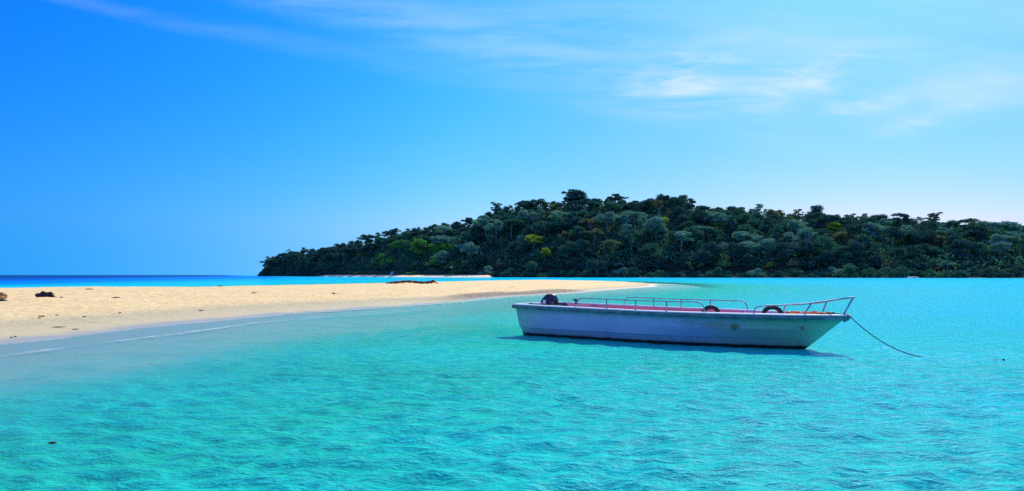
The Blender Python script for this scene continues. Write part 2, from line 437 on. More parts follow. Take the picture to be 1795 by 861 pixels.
def build_water():
    rad = radii_list(3.2, 1.0075, 48, 1.02, 400); rad = np.concatenate([rad, radii_list(rad[-1] * 1.1, 1.1, 1000, 1.25, 15000)])
    X, Y, F, rr = polar_grid(760, 40, rad)
    zs, sdv = sand_height(X, Y)
    dep = np.clip(-zs, 0, 40)
    H = np.zeros_like(X); damp = sstep(dep, 0.02, 0.5)
    step = rr * 0.0075 * 4
    for k in range(64):
        lam = 0.20 * (0.80 / 0.20) ** (rng.random() ** 1.1); ang = R(rng.normal(-80, 32)); kk = 2 * math.pi / lam
        amp = 0.0082 * lam ** 0.85 * rng.uniform(0.6, 1.3); ph = rng.uniform(0, 6.28)
        arg = kk * (X * math.cos(ang) + Y * math.sin(ang)) + ph + 2.0 * vnoise(X * 0.3 + k * 3.1, Y * 0.3)
        H += amp * (np.exp(0.9 * (np.sin(arg) - 1)) * 2 - 1.0) * sstep(lam / np.maximum(step, 1e-3), 0.8, 1.6)
    H = (H - 0.0) * damp * (1 - sstep(rr, 40, 90))
    H -= H[rr < 40].mean() * damp * (1 - sstep(rr, 40, 90))
    # small swash wave running along the beach
    ds = seg_dist(X, Y, SWASH)
    H += 0.035 * np.exp(-(ds / 0.35) ** 2) * sstep(dep, 0.01, 0.1)
    fr_ = np.clip(0.40 + 1.5 * (vnoise(X * 0.45, Y * 0.45) + vnoise(X * 1.7, Y * 1.7) * 0.8 + 0.25), 0, 1.2)
    ds = ds + 0.25 * np.abs(vnoise(X * 0.7 + 5, Y * 0.7)); fr_ = 0.22 + 0.38 * np.clip(fr_, 0, 1)
    foam = np.exp(-(ds / (0.09 + 0.0030 * rr)) ** 2) * fr_
    edge = np.exp(-((sdv + 0.10 + 0.12 * vnoise(X * 0.8, Y * 0.8)) / (0.06 + 0.0018 * rr)) ** 2) * 0.8 * np.clip(fr_ + 0.3, 0, 1)
    tipn = np.exp(-(((X - 31) / 9) ** 2 + ((Y - 140) / 9) ** 2)) * np.exp(-((sdv + 1) / 2.5) ** 2)
    foam = np.clip(foam + edge * (Y < 220) + tipn, 0, 1)
    o = meshobj("water", np.stack([X, Y, H], 1), F, make_water_material(), smooth=True)
    for nm, v in (('depth', dep), ('foam', foam), ('range', rr)):
        a = o.data.attributes.new(nm, 'FLOAT', 'POINT'); a.data.foreach_set('value', v.astype(np.float32))
    tag(o, kind='structure')
build_water()


# ---------------------------------------------------------------- island
SH_PX = np.array([380, 455, 560, 700, 860, 1000, 1340, 1795, 2400]); SH_D = np.array([1150, 1050, 800, 650, 560, 520, 470, 430, 400])
TOP_PX = np.array([380, 448, 470, 485, 500, 560, 600, 640, 680, 720, 760, 800, 840, 880, 920, 980, 1010, 1050, 1100, 1150, 1200, 1230, 1290, 1340, 1400, 1450, 1480, 1530, 1600, 1650, 1700, 1760, 1795, 2000, 2400])
TOP_PY = np.array([484, 483, 456, 443, 438, 432, 424, 413, 404, 397, 389, 384, 378, 361, 350, 343, 337, 341, 345, 339, 341, 353, 355, 358, 365, 366, 374, 374, 375, 378, 386, 388, 396, 415, 470])
CANOPY = 11.0
def shore_y(px): return np.interp(px, SH_PX, SH_D)
def ridge_dy(px): return np.interp(px, [440, 470, 560, 700, 900, 2400], [25, 60, 95, 120, 140, 150])
def ridge_z(px):
    Yr = shore_y(px) + ridge_dy(px)
    return np.maximum((482 - np.interp(px, TOP_PX, TOP_PY)) / FPX * Yr + EYE - CANOPY * np.interp(px, [450, 500], [0.3, 1]), 0.5)
def has_beach(px): return sstep(px, 545, 575) * (1 - sstep(px, 855, 868))
def hill_z(px, t):
    """t: 0 at the waterline, 1 at the ridge"""
    beach = has_beach(px)
    low = np.interp(t, [-0.05, 0, 0.12, 0.16], [-1.2, -0.3, 1.3, 1.8])
    zr = ridge_z(px)
    hill = 1.2 + (zr - 1.2) * np.clip((t - 0.10) / 0.90, 0, 1) ** 0.85
    bl = np.interp(t, [-0.26, -0.23, -0.05, 0.14, 0.2], [-0.9, -0.1, 1.3, 2.2, 2.6])
    low = low * (1 - beach) + np.maximum(bl, low) * beach
    z = np.where(t < 0.16, low, np.maximum(hill, 1.2))
    z = np.where(t > 1.0, zr * np.clip(1 - ((t - 1.0) / 1.3), 0, 1) ** 0.8 - 0.6, z)
    return np.where(t <= 0, np.where(beach > 0.02, low, -1.2), z)
def island_pt(px, t):
    Y = shore_y(px) + ridge_dy(px) * t
    return (px - 897.5) / FPX * Y, Y

def make_island_material():
    m, g, p, o = mat("hill_ground")
    geo = g.n.new('ShaderNodeNewGeometry').outputs['Position']
    a = g.attr('beach')
    n = g.noise(geo, 0.15, 5, 0.6)
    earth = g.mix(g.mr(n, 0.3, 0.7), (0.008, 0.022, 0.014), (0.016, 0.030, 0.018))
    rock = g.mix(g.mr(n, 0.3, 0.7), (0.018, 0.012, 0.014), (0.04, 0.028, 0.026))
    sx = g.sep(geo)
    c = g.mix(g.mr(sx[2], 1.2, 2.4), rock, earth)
    c = g.mix(a, c, g.mix(g.mr(n, 0.3, 0.7), (0.80, 0.62, 0.34), (0.88, 0.72, 0.44)))
    g.l.new(c, p.inputs['Base Color']); p.inputs['Roughness'].default_value = 0.95; p.inputs['Specular IOR Level'].default_value = 0.1
    return m

def build_island():
    pxs = np.arange(384, 2400, 5.0); ts = np.array([-0.30, -0.26, -0.23, -0.18, -0.12, -0.05, 0, 0.03, 0.07, 0.10, 0.13, 0.16, 0.2, 0.28, 0.36, 0.44, 0.52, 0.6, 0.68, 0.76, 0.84, 0.92, 1.0, 1.15, 1.4, 1.8, 2.3])
    P, T = np.meshgrid(pxs, ts, indexing='ij')
    X, Y = island_pt(P, T); Z = hill_z(P, T)
    wob = vnoise(X * 0.06, Y * 0.06) * 3.0 * sstep(T, 0.16, 0.4) + vnoise(X * 0.2, Y * 0.2) * 0.6 * sstep(T, 0.05, 0.2)
    Z = Z + wob * sstep(P, 460, 520)
    Y = Y + vnoise(P * 0.07, P * 0) * 8 * (1 - has_beach(P))
    Z = np.where(P < 450, -1.0, Z)
    nt = len(ts); i = np.arange(len(pxs) - 1)[:, None] * nt; k = np.arange(nt - 1)[None, :]
    F = np.stack([i + k, i + nt + k, i + nt + k + 1, i + k + 1], -1).reshape(-1, 4)
    o = meshobj("island_hill", np.stack([X.ravel(), Y.ravel(), Z.ravel()], 1), F, make_island_material(), smooth=True)
    b = (has_beach(P) * (1 - sstep(T, 0.0, 0.06))).ravel()
    a = o.data.attributes.new('beach', 'FLOAT', 'POINT'); a.data.foreach_set('value', b.astype(np.float32))
    tag(o, kind='structure')
build_island()


# ---------------------------------------------------------------- foliage
def foliage(name, a, b, trans=0.38):
    m, g, p, o = mat(name)
    geo = g.n.new('ShaderNodeNewGeometry').outputs['Position']
    info = g.n.new('ShaderNodeObjectInfo')
    n = g.noise(geo, 0.35, 4, 0.6); n2 = g.noise(geo, 2.2, 3, 0.6)
    f = g.m('ADD', g.m('MULTIPLY', g.mr(n, 0.3, 0.7), 0.5), g.m('MULTIPLY', info.outputs['Random'], 0.5))
    c = g.mix(f, a, b)
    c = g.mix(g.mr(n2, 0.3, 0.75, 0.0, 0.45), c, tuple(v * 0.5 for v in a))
    d = g.n.new('ShaderNodeBsdfDiffuse'); g.l.new(c, d.inputs[0])
    t = g.n.new('ShaderNodeBsdfTranslucent'); g.l.new(g.mix(1.0, c, (0.9, 1.0, 0.45), 'MULTIPLY'), t.inputs[0])
    mx = g.n.new('ShaderNodeMixShader'); mx.inputs[0].default_value = trans
    g.l.new(d.outputs[0], mx.inputs[1]); g.l.new(t.outputs[0], mx.inputs[2]); g.l.new(mx.outputs[0], o.inputs['Surface'])
    return m
LEAF = {  # distance haze put into the colour: bluer dark, mid and pale leaves
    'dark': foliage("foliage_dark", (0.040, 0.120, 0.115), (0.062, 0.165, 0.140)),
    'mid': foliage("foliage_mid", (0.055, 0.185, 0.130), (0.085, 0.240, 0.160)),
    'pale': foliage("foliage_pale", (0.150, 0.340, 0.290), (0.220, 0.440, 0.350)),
    'yellow': foliage("foliage_yellow", (0.330, 0.440, 0.050), (0.420, 0.520, 0.070)),
    'brown': foliage("foliage_brown", (0.190, 0.230, 0.110), (0.250, 0.270, 0.150)),
    'bright': foliage("foliage_bright", (0.105, 0.330, 0.075), (0.165, 0.430, 0.105)),
}
BARK = simple("bark", (0.34, 0.30, 0.25), 0.9, var=0.4, scale=1.5)

def leaf_quads(C, Nrm, size, r):
    """one quad per centre, facing roughly Nrm"""
    n = len(C)
    up = r.normal(size=(n, 3)); U = np.cross(Nrm, up); U /= np.linalg.norm(U, axis=1, keepdims=True) + 1e-9
    V = np.cross(Nrm, U); s = size[:, None] * 0.5; e = r.uniform(0.55, 1.0, (n, 1))
    q = np.stack([C - U * s - V * s * e * 0.4, C + V * s * e * -1.0, C + U * s + V * s * e * 0.3, C + V * s * e], 1).reshape(-1, 3)
    return q, np.arange(n * 4).reshape(-1, 4)

def crown_geo(seed, kind):
    """unit-ish crown about 12 m wide, base at z=0 of the tree; returns verts, faces, lobe list"""
    r = np.random.default_rng(seed); lobes = []
    if kind == 'round':
        for k in range(r.integers(14, 18)):
            a = r.uniform(0, 6.28); q = math.sqrt(r.random()) * 4.4; zc = 9.0 - 0.16 * q * q - (r.random() ** 1.5) * 5.5
            lobes.append((q * math.cos(a), q * math.sin(a), zc, r.uniform(1.6, 2.7), r.uniform(0.6, 0.8)))
    elif kind == 'umbrella':
        for k in range(r.integers(15, 20)):
            a = r.uniform(0, 6.28); q = math.sqrt(r.random()) * 5.4; tier = 0 if k % 3 else 2.4; zc = 10.2 - tier - 0.07 * q * q + r.uniform(-0.9, 0.5)
            lobes.append((q * math.cos(a), q * math.sin(a), zc, r.uniform(1.5, 2.5), r.uniform(0.38, 0.55)))
    elif kind == 'tall':
        for k in range(r.integers(15, 19)):
            a = r.uniform(0, 6.28); zc = r.uniform(1.5, 11.0); w = 3.2 * (1 - abs(zc - 5.5) / 9.5)
            q = math.sqrt(r.random()) * w; lobes.append((q * math.cos(a), q * math.sin(a), zc, r.uniform(1.0, 1.7), r.uniform(0.7, 1.0)))
    elif kind == 'bush':
        for k in range(r.integers(11, 15)):
            a = r.uniform(0, 6.28); q = math.sqrt(r.random()) * 4.4; zc = 3.4 - 0.12 * q * q + r.uniform(-1.2, 0.6)
            lobes.append((q * math.cos(a), q * math.sin(a), max(zc, 0.9), r.uniform(1.2, 2.0), r.uniform(0.6, 0.85)))
    elif kind == 'sparse':
        for k in range(r.integers(18, 23)):
            a = r.uniform(0, 6.28); zc = 11.2 - (r.random() ** 1.3) * 7.5; q = r.uniform(0.3, 4.6) * (1.0 if zc > 7 else 0.6)
            lobes.append((q * math.cos(a), q * math.sin(a), zc, r.uniform(0.7, 1.5), r.uniform(0.5, 0.75)))
    Vs = []; Fs = []; n0 = 0
    for (cx, cy, cz, rad, fl) in lobes:
        n = int(50 * rad * rad) + 14
        dv = r.normal(size=(n, 3)); dv /= np.linalg.norm(dv, axis=1, keepdims=True); dv[:, 2] = np.where(dv[:, 2] < -0.35, -dv[:, 2], dv[:, 2])
        rr = rad * r.uniform(0.62, 1.12, (n, 1)) * (1 + 0.22 * np.sin(dv[:, :1] * 5 + cx) * np.cos(dv[:, 1:2] * 5 + cy))
        Cn = dv * rr * np.array([[1, 1, fl]]) + np.array([[cx, cy, cz]])
        nn = dv + r.normal(size=(n, 3)) * 0.42 + np.array([[0, 0, 0.25]]); nn /= np.linalg.norm(nn, axis=1, keepdims=True)
        q, f = leaf_quads(Cn, nn, r.uniform(0.38, 0.80, n), r)
        Vs.append(q); Fs.append(f + n0); n0 += len(q)
    return np.concatenate(Vs), np.concatenate(Fs), lobes

def trunk_bm(lobes, r, rad=0.28):
    bm = bmesh.new(); zt = min(l[2] for l in lobes) * 0.6
    zt = max(zt, 0.8)
    top = max(l[2] for l in lobes) - 0.8
    lean = Vector((r.uniform(-0.5, 0.5), r.uniform(-0.5, 0.5), 0))
    spine = [Vector((0, 0, -1.5)), Vector((0, 0, zt * 0.5)) + lean * 0.3, Vector((0, 0, zt)) + lean * 0.6, Vector((0, 0, (zt + top) / 2)) + lean, Vector((0, 0, top)) + lean * 1.2]
    tube(bm, spine, [rad * 1.25, rad, rad * 0.8, rad * 0.5, rad * 0.2], 6)
    for l in lobes[::2]:
        c = Vector(l[:3]); b = spine[2].lerp(spine[3], r.random())
        tube(bm, [b, b.lerp(c, 0.5) + Vector((0, 0, -0.3)), c], [rad * 0.42, rad * 0.28, rad * 0.1], 4, caps=False)
    return bm

KINDS = {'round': 6, 'umbrella': 4, 'tall': 3, 'bush': 4, 'sparse': 3}
VAR = {}
def variants():
    sd_ = 100
    for k, n in KINDS.items():
        VAR[k] = []
        for i in range(n):
            sd_ += 1; v, f, lobes = crown_geo(sd_, k); r = random.Random(sd_)
            me = bpy.data.meshes.new("crown"); tmp = meshobj("crown", v, f, LEAF['mid']); me = tmp.data; bpy.data.objects.remove(tmp)
            t = bmobj("trunk", trunk_bm(lobes, r), BARK); tm = t.data; bpy.data.objects.remove(t)
            VAR[k].append((me, tm, v, f, max(l[2] + l[3] * l[4] for l in lobes)))
variants()

SECT = [(520, "at the island's far left tip"), (565, "on the island's low left end"), (620, "above the far beach's left end"), (665, "left of the pale boulder"),
        (720, "above the driftwood log"), (775, "right of the driftwood log"), (830, "above the far beach's middle"), (870, "above the far beach's right end"),
        (930, "above the boat's stern"), (985, "above the outboard motor"), (1060, "above the first rail posts"), (1130, "above the sand spit's tip"),
        (1200, "right of the sand spit's tip"), (1275, "above the boat's rear tyre"), (1320, "between the two tyres"), (1370, "above the front tyre"),
        (1440, "above the orange rope"), (1500, "above the bow rail"), (1580, "above the mooring rope"), (1650, "above the right shore's rock"), (1730, "near the photo's right edge"), (9999, "at the photo's right edge")]
COLW = {'dark': "dark green", 'mid': "mid green", 'pale': "pale blue-green", 'yellow': "yellow-green", 'brown': "brownish green", 'bright': "fresh green"}
KW = {'round': ("rounded tree", "tree"), 'umbrella': ("flat-topped tree", "tree"), 'tall': ("slim tree", "tree"), 'bush': ("low shrub", "shrub"), 'sparse': ("open-branched tree", "tree")}
def section(px):
    for l, s in SECT:
        if px < l: return s

TREES = []     # (px, t, kind, colour, scale, sink, custom label)
def plan_trees():
    r = random.Random(5)
    # hero trees, from the photograph
    H = [
        (499, 0.95, 'umbrella', 'dark', 0.75, "small dark flat-topped tree poking up at the far left tip of the island"),
        (690, 1.0, 'sparse', 'dark', 0.95, "thin dark open-branched tree on the skyline left of the lone pointed tree"),
        (735, 1.0, 'tall', 'dark', 0.9, "lone slim dark tree standing up from the left skyline"),
        (714, 0.98, 'tall', 'dark', 0.9, "slim dark pointed tree on the skyline, left of the lone slim one"),
        (868, 1.0, 'sparse', 'dark', 1.35, "tall dark open-crowned tree left of the gap in the skyline"),
        (882, 0.98, 'round', 'dark', 1.2, "dark bushy tree crowding the open-crowned tree before the skyline gap"),
        (842, 1.0, 'tall', 'dark', 0.85, "small dark round-headed tree left of the tall open-crowned one"),
        (925, 0.98, 'round', 'dark', 1.15, "dark block-shaped tree on the skyline right of the gap"),
        (1003, 1.0, 'sparse', 'dark', 1.35, "highest emergent tree crowning the very summit of the island"),
        (1012, 0.97, 'round', 'dark', 1.6, "broad dark tree just below the summit emergent"),
        (1078, 1.0, 'umbrella', 'dark', 1.15, "dark spreading tree with a flat top right of the summit"),
        (1094, 1.0, 'sparse', 'dark', 1.1, "open lacy tree hanging over the notch right of the summit"),
        (1163, 0.98, 'round', 'dark', 1.35, "wide dark dome-shaped tree on the right-hand summit"),
        (1196, 1.0, 'round', 'dark', 1.05, "dark knobbly tall tree at the right end of the right-hand summit"),
        (1235, 0.99, 'round', 'dark', 0.95, "small dark clump tree in the step right of the summit"),
        (1285, 0.99, 'round', 'dark', 1.1, "dark rounded tree on the skyline above the rear tyre"),
        (1402, 0.99, 'sparse', 'brown', 1.05, "bare twiggy brownish tree on the skyline above the orange rope heap"),
        (1433, 0.99, 'round', 'dark', 1.25, "large dark dome tree on the skyline above the boat's bow"),
        (1517, 1.0, 'tall', 'dark', 1.1, "dark pointed tree on the skyline right of the bow"),
        (1580, 1.0, 'umbrella', 'dark', 1.15, "dark flat-topped skyline tree above the mooring rope"),
        (1640, 1.0, 'sparse', 'dark', 1.2, "lacy dark skyline tree above the pale strip on the right shore"),
        (1708, 1.0, 'tall', 'dark', 1.0, "slim dark skyline tree close to the right edge"),
        (1765, 1.0, 'round', 'dark', 1.2, "dark skyline tree stepping down at the right edge"),
        (935, 0.36, 'umbrella', 'yellow', 1.2, "bright yellow-green crown, the most vivid tree on the slope"),
        (957, 0.25, 'round', 'yellow', 0.85, "yellow-green lower crown trailing right below the most vivid tree"),
        (952, 0.60, 'round', 'pale', 1.0, "pale blue-green tree just right of the most vivid yellow-green tree"),
        (918, 0.42, 'round', 'pale', 0.9, "pale greyish tree just left of the vivid yellow-green tree"),
        (880, 0.40, 'sparse', 'brown', 0.95, "thin yellowish tree left of the vivid yellow-green tree"),
        (1035, 0.52, 'umbrella', 'brown', 1.15, "olive-brown tree with a pale trunk on the middle slope"),
        (1042, 0.40, 'umbrella', 'brown', 1.0, "olive-brown crown below the other olive-brown tree"),
        (1005, 0.66, 'round', 'mid', 1.1, "rounded mid green tree upslope of the vivid yellow-green tree"),
        (1075, 0.62, 'umbrella', 'pale', 1.2, "wide pale green tree on the middle slope above the boat's rails"),
        (1100, 0.5, 'round', 'pale', 1.0, "pale blue-green tree drooping right below the wide pale green tree"),
        (1140, 0.58, 'bush', 'pale', 1.1, "pale low crown on the middle slope above the spit's tip"),
        (1163, 0.64, 'umbrella', 'yellow', 0.75, "small yellow-green crown on the middle slope beside the pale ones"),
        (1155, 0.82, 'sparse', 'brown', 1.2, "pinkish-brown thin crown high below the right-hand summit"),
        (1235, 0.5, 'umbrella', 'pale', 1.15, "pale layered tree low on the slope above the rear tyre"),
        (1400, 0.6, 'round', 'pale', 1.5, "big pale blue-green tree on the slope above the orange rope heap"),
        (1385, 0.42, 'round', 'pale', 1.2, "pale tree directly below the big pale blue-green tree"),
        (1465, 0.62, 'umbrella', 'yellow', 1.1, "olive-yellow domed tree right of the big pale blue-green tree"),
        (1472, 0.5, 'round', 'brown', 1.1, "brownish tree under the olive-yellow domed tree"),
        (1510, 0.9, 'umbrella', 'mid', 1.1, "flat mid green crown just under the skyline right of the bow"),
        (1515, 0.5, 'tall', 'pale', 0.7, "small pale pointed tree low on the slope right of the bow"),
        (1350, 0.17, 'bush', 'yellow', 0.75, "yellow-green shrub at the water's edge above the front tyre"),
        (1590, 0.14, 'bush', 'yellow', 0.5, "small yellow-green shrub beside the pale strip on the right shore"),
        (1655, 0.6, 'umbrella', 'pale', 1.0, "pale layered tree mid slope near the right edge"),
        (632, 0.15, 'bush', 'yellow', 0.95, "vivid green low shrub behind the far beach left of the pale rock"),
        (616, 0.16, 'bush', 'yellow', 0.6, "small vivid green shrub at the left end of the vivid low shrubs"),
        (690, 0.30, 'bush', 'bright', 1.9, "large fresh green spreading tree directly behind the small pale rock"),
        (735, 0.42, 'round', 'bright', 1.6, "broad fresh green tree with layered crown above the driftwood log"),
        (700, 0.50, 'umbrella', 'bright', 1.3, "fresh green layered tree behind the large spreading one"),
        (668, 0.34, 'bush', 'bright', 1.7, "fresh green dense shrub left of the pale rock"),
        (762, 0.24, 'bush', 'bright', 1.6, "fresh green shrub right of the log, behind the beach"),
        (846, 0.25, 'tall', 'pale', 0.8, "slim pale green tree behind the right end of the far beach"),
        (858, 0.22, 'tall', 'mid', 0.8, "slim green tree where the far beach ends"),
    ]
    for (px, t, k, c, sc, lab) in H: TREES.append((px, t, k, c, sc, lab))
    pts = []
    def far_enough(X, Y, dmin):
        for (a, b) in pts:
            if (a - X) ** 2 + ((b - Y) * 0.9) ** 2 < dmin * dmin: return False
        return True
    for h in H:
        X, Y = island_pt(h[0], h[1]); pts.append((X, Y))
    rows = [(0.055, 'shore'), (0.16, 'shore'), (0.27, 'low'), (0.40, 'low'), (0.53, 'mid'), (0.66, 'mid'), (0.79, 'up'), (0.90, 'up'), (1.0, 'ridge'), (1.08, 'ridge')]
    for t0, band in rows:
        px = 448.0 if t0 < 0.5 else 456.0
        while px < 1835:
            Yd = shore_y(px); w = (7.8 if band == 'shore' else 10.4 if band != 'ridge' else 8.0) * FPX / Yd
            px += w * r.uniform(0.75, 1.2)
            t = t0 + r.uniform(-0.045, 0.045)
            if t0 < 0.1 and 550 < px < 868: t += 0.045
            if t0 == 0.16 and 550 < px < 868: t += 0.03
            X, Y = island_pt(px, t)
            dm = 4.6 if band in ('ridge', 'shore') else 6.0
            if any(h[3] in ('yellow', 'bright', 'brown') and abs(px - h[0]) < 17 * h[4] and h[1] - 0.26 < t < h[1] for h in H): continue
            if not far_enough(X, Y, dm): continue
            pts.append((X, Y))
            u = r.random()
            if band == 'shore':
                k = 'bush' if u < 0.8 else 'round'; c = r.choices(['mid', 'dark', 'bright', 'pale'], [6, 4, 0.6, 0.7])[0]; sc = r.uniform(0.7, 1.35)
            elif band == 'low':
                k = 'round' if u < 0.5 else 'bush' if u < 0.7 else 'umbrella' if u < 0.85 else 'tall'; c = r.choices(['mid', 'dark', 'pale', 'brown'], [4, 3, 4, 0.6])[0]; sc = r.uniform(1.0, 1.5)
            elif band == 'mid':
                k = 'round' if u < 0.5 else 'umbrella' if u < 0.8 else 'tall'; c = r.choices(['mid', 'dark', 'pale', 'brown', 'yellow'], [3, 4, 3.5, 0.5, 0.3])[0]; sc = r.uniform(1.05, 1.6)
            elif band == 'up':
                k = 'round' if u < 0.6 else 'umbrella' if u < 0.8 else 'tall'; c = r.choices(['mid', 'dark', 'brown', 'pale'], [3, 6, 0.3, 1.2])[0]; sc = r.uniform(0.95, 1.3)
            else:
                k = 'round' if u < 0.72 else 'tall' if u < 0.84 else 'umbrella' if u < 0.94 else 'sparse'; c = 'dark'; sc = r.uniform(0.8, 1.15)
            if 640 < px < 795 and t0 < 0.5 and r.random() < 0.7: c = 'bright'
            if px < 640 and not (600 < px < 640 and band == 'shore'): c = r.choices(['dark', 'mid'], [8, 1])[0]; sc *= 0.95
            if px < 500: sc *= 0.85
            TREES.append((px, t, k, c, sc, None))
plan_trees()

def place_forest():
    r = random.Random(11)
    # beyond 290 trees the rest (farthest and smallest) are one mass
    order = sorted(TREES, key=lambda q: (q[5] is None, shore_y(q[0]) * (1 if q[1] < 1.04 else 3) / q[4]))
    named, rest = [], []
    nt = nb = 0
    for q in order:
        if q[2] == 'bush' and nb < 290: named.append(q); nb += 1
        elif q[2] != 'bush' and nt < 290: named.append(q); nt += 1
        else: rest.append(q)
    def place(q):
        px, t, k, c, sc, lab = q
        X, Y = island_pt(px, t); z = float(hill_z(np.array(px), np.array(t))) - 0.4 + float(vnoise(np.array(X * 0.06), np.array(Y * 0.06)) * 3.0 * sstep(np.array(t), 0.16, 0.4))
        return float(X), float(Y), z
    buckets = {}
    for q in named:
        band = "at the shoreline" if q[1] < 0.21 else "low on slope" if q[1] < 0.47 else "midway upslope" if q[1] < 0.73 else "high on slope" if q[1] < 0.95 else "on the skyline"
        key = q[5] or f"{COLW[q[3]]} {KW[q[2]][0]} {band}, {section(q[0])}"
        buckets.setdefault(key, []).append(q)
    for key, L in buckets.items():
        L.sort(key=lambda q: q[0])
        for j, q in enumerate(L):
            k = q[2]; me, tm, _, _, top = VAR[k][r.randrange(len(VAR[k]))]
            x, y, z = place(q)
            name = 'shoreline_shrub' if k == 'bush' else 'forest_tree'
            e = empty(name, (x, y, z), (0, 0, r.uniform(0, 6.28))); s = q[4]
            e.scale = (s * r.uniform(0.95, 1.2), s * r.uniform(0.95, 1.2), s * r.uniform(0.9, 1.05))
            lab = key
            if len(L) == 2: lab = key + (", left one" if j == 0 else ", right one")
            elif len(L) > 2: lab = key + ", " + ("leftmost" if j == 0 else "rightmost" if j == len(L) - 1 else "middle one" if len(L) == 3 else ("second", "third", "fourth", "fifth", "sixth", "seventh", "eighth")[j - 1] + " from left")
            tag(e, lab, KW[k][1], "shrubs and low crowns on the island" if k == 'bush' else "forest trees covering the island hill")
            if k == 'tall': e.scale.z *= 0.95
            co = bpy.data.objects.new("crown", me); COL.objects.link(co); co.parent = e
            co.material_slots[0].link = 'OBJECT'; co.material_slots[0].material = LEAF[q[3]]
            to = bpy.data.objects.new("trunk", tm); COL.objects.link(to); to.parent = e
    # the rest as one mass
    Vs, Fs, n0 = [], [], 0
    for q in rest:
        me, tm, v, f, top = VAR[q[2]][r.randrange(len(VAR[q[2]]))]
        x, y, z = place(q); a = r.uniform(0, 6.28); s = q[4] * 1.05
        f = f[::2]
        v2 = v[f.ravel()]; cen = v2.reshape(-1, 4, 3).mean(1, keepdims=True); v2 = (cen + (v2.reshape(-1, 4, 3) - cen) * 1.4).reshape(-1, 3)
        ca, sa = math.cos(a), math.sin(a)
        W = np.stack([(v2[:, 0] * ca - v2[:, 1] * sa) * s + x, (v2[:, 0] * sa + v2[:, 1] * ca) * s + y, v2[:, 2] * s + z], 1)
        Vs.append(W); Fs.append(np.arange(len(W)).reshape(-1, 4) + n0); n0 += len(W)
    if Vs:
        o = meshobj("far_forest", np.concatenate(Vs), np.concatenate(Fs), LEAF['dark'])
        tag(o, "dense dark forest mass filling in behind the separate trees of the island", "forest", kind='stuff')
    # undergrowth between the trunks
    rr = np.random.default_rng(3); n = 110000
    px = 452 + (1840 - 452) * rr.random(n); t = 0.03 + 1.05 * rr.random(n) ** 0.9; t = np.maximum(t, 0.10 * has_beach(px))
    X, Y = island_pt(px, t); Z = hill_z(px, t) + vnoise(X * 0.06, Y * 0.06) * 3.0 * sstep(t, 0.16, 0.4) * sstep(px, 460, 520) + (rr.uniform(0, 1, n) ** 1.5) * 6.0 * (0.5 + vnoise(X * 0.12, Y * 0.12) + 0.3) * sstep(px, 455, 500) * np.interp(t, [0.03, 0.2], [0.3, 1])
    nn = rr.normal(size=(n, 3)) * 0.6 + np.array([[0, -0.4, 0.8]]); nn /= np.linalg.norm(nn, axis=1, keepdims=True)
    q, f = leaf_quads(np.stack([X, Y, Z], 1), nn, rr.uniform(0.8, 2.0, n), rr)
    o = meshobj("undergrowth", q, f, LEAF['mid']); tag(o, "dark tangled undergrowth between the trees on the island slope", "undergrowth", kind='stuff')
    return len(named), len(rest)
print("forest", place_forest())


# ---------------------------------------------------------------- boat
HEAD = math.atan2(-4.4, 6.4) - math.atan2(0.88, 7.72)
LWL = 7.72
BOW_W = Vector((6.70, 18.40, 0)); DV = Vector((math.cos(HEAD), math.sin(HEAD), 0))
STERN = BOW_W - DV * LWL

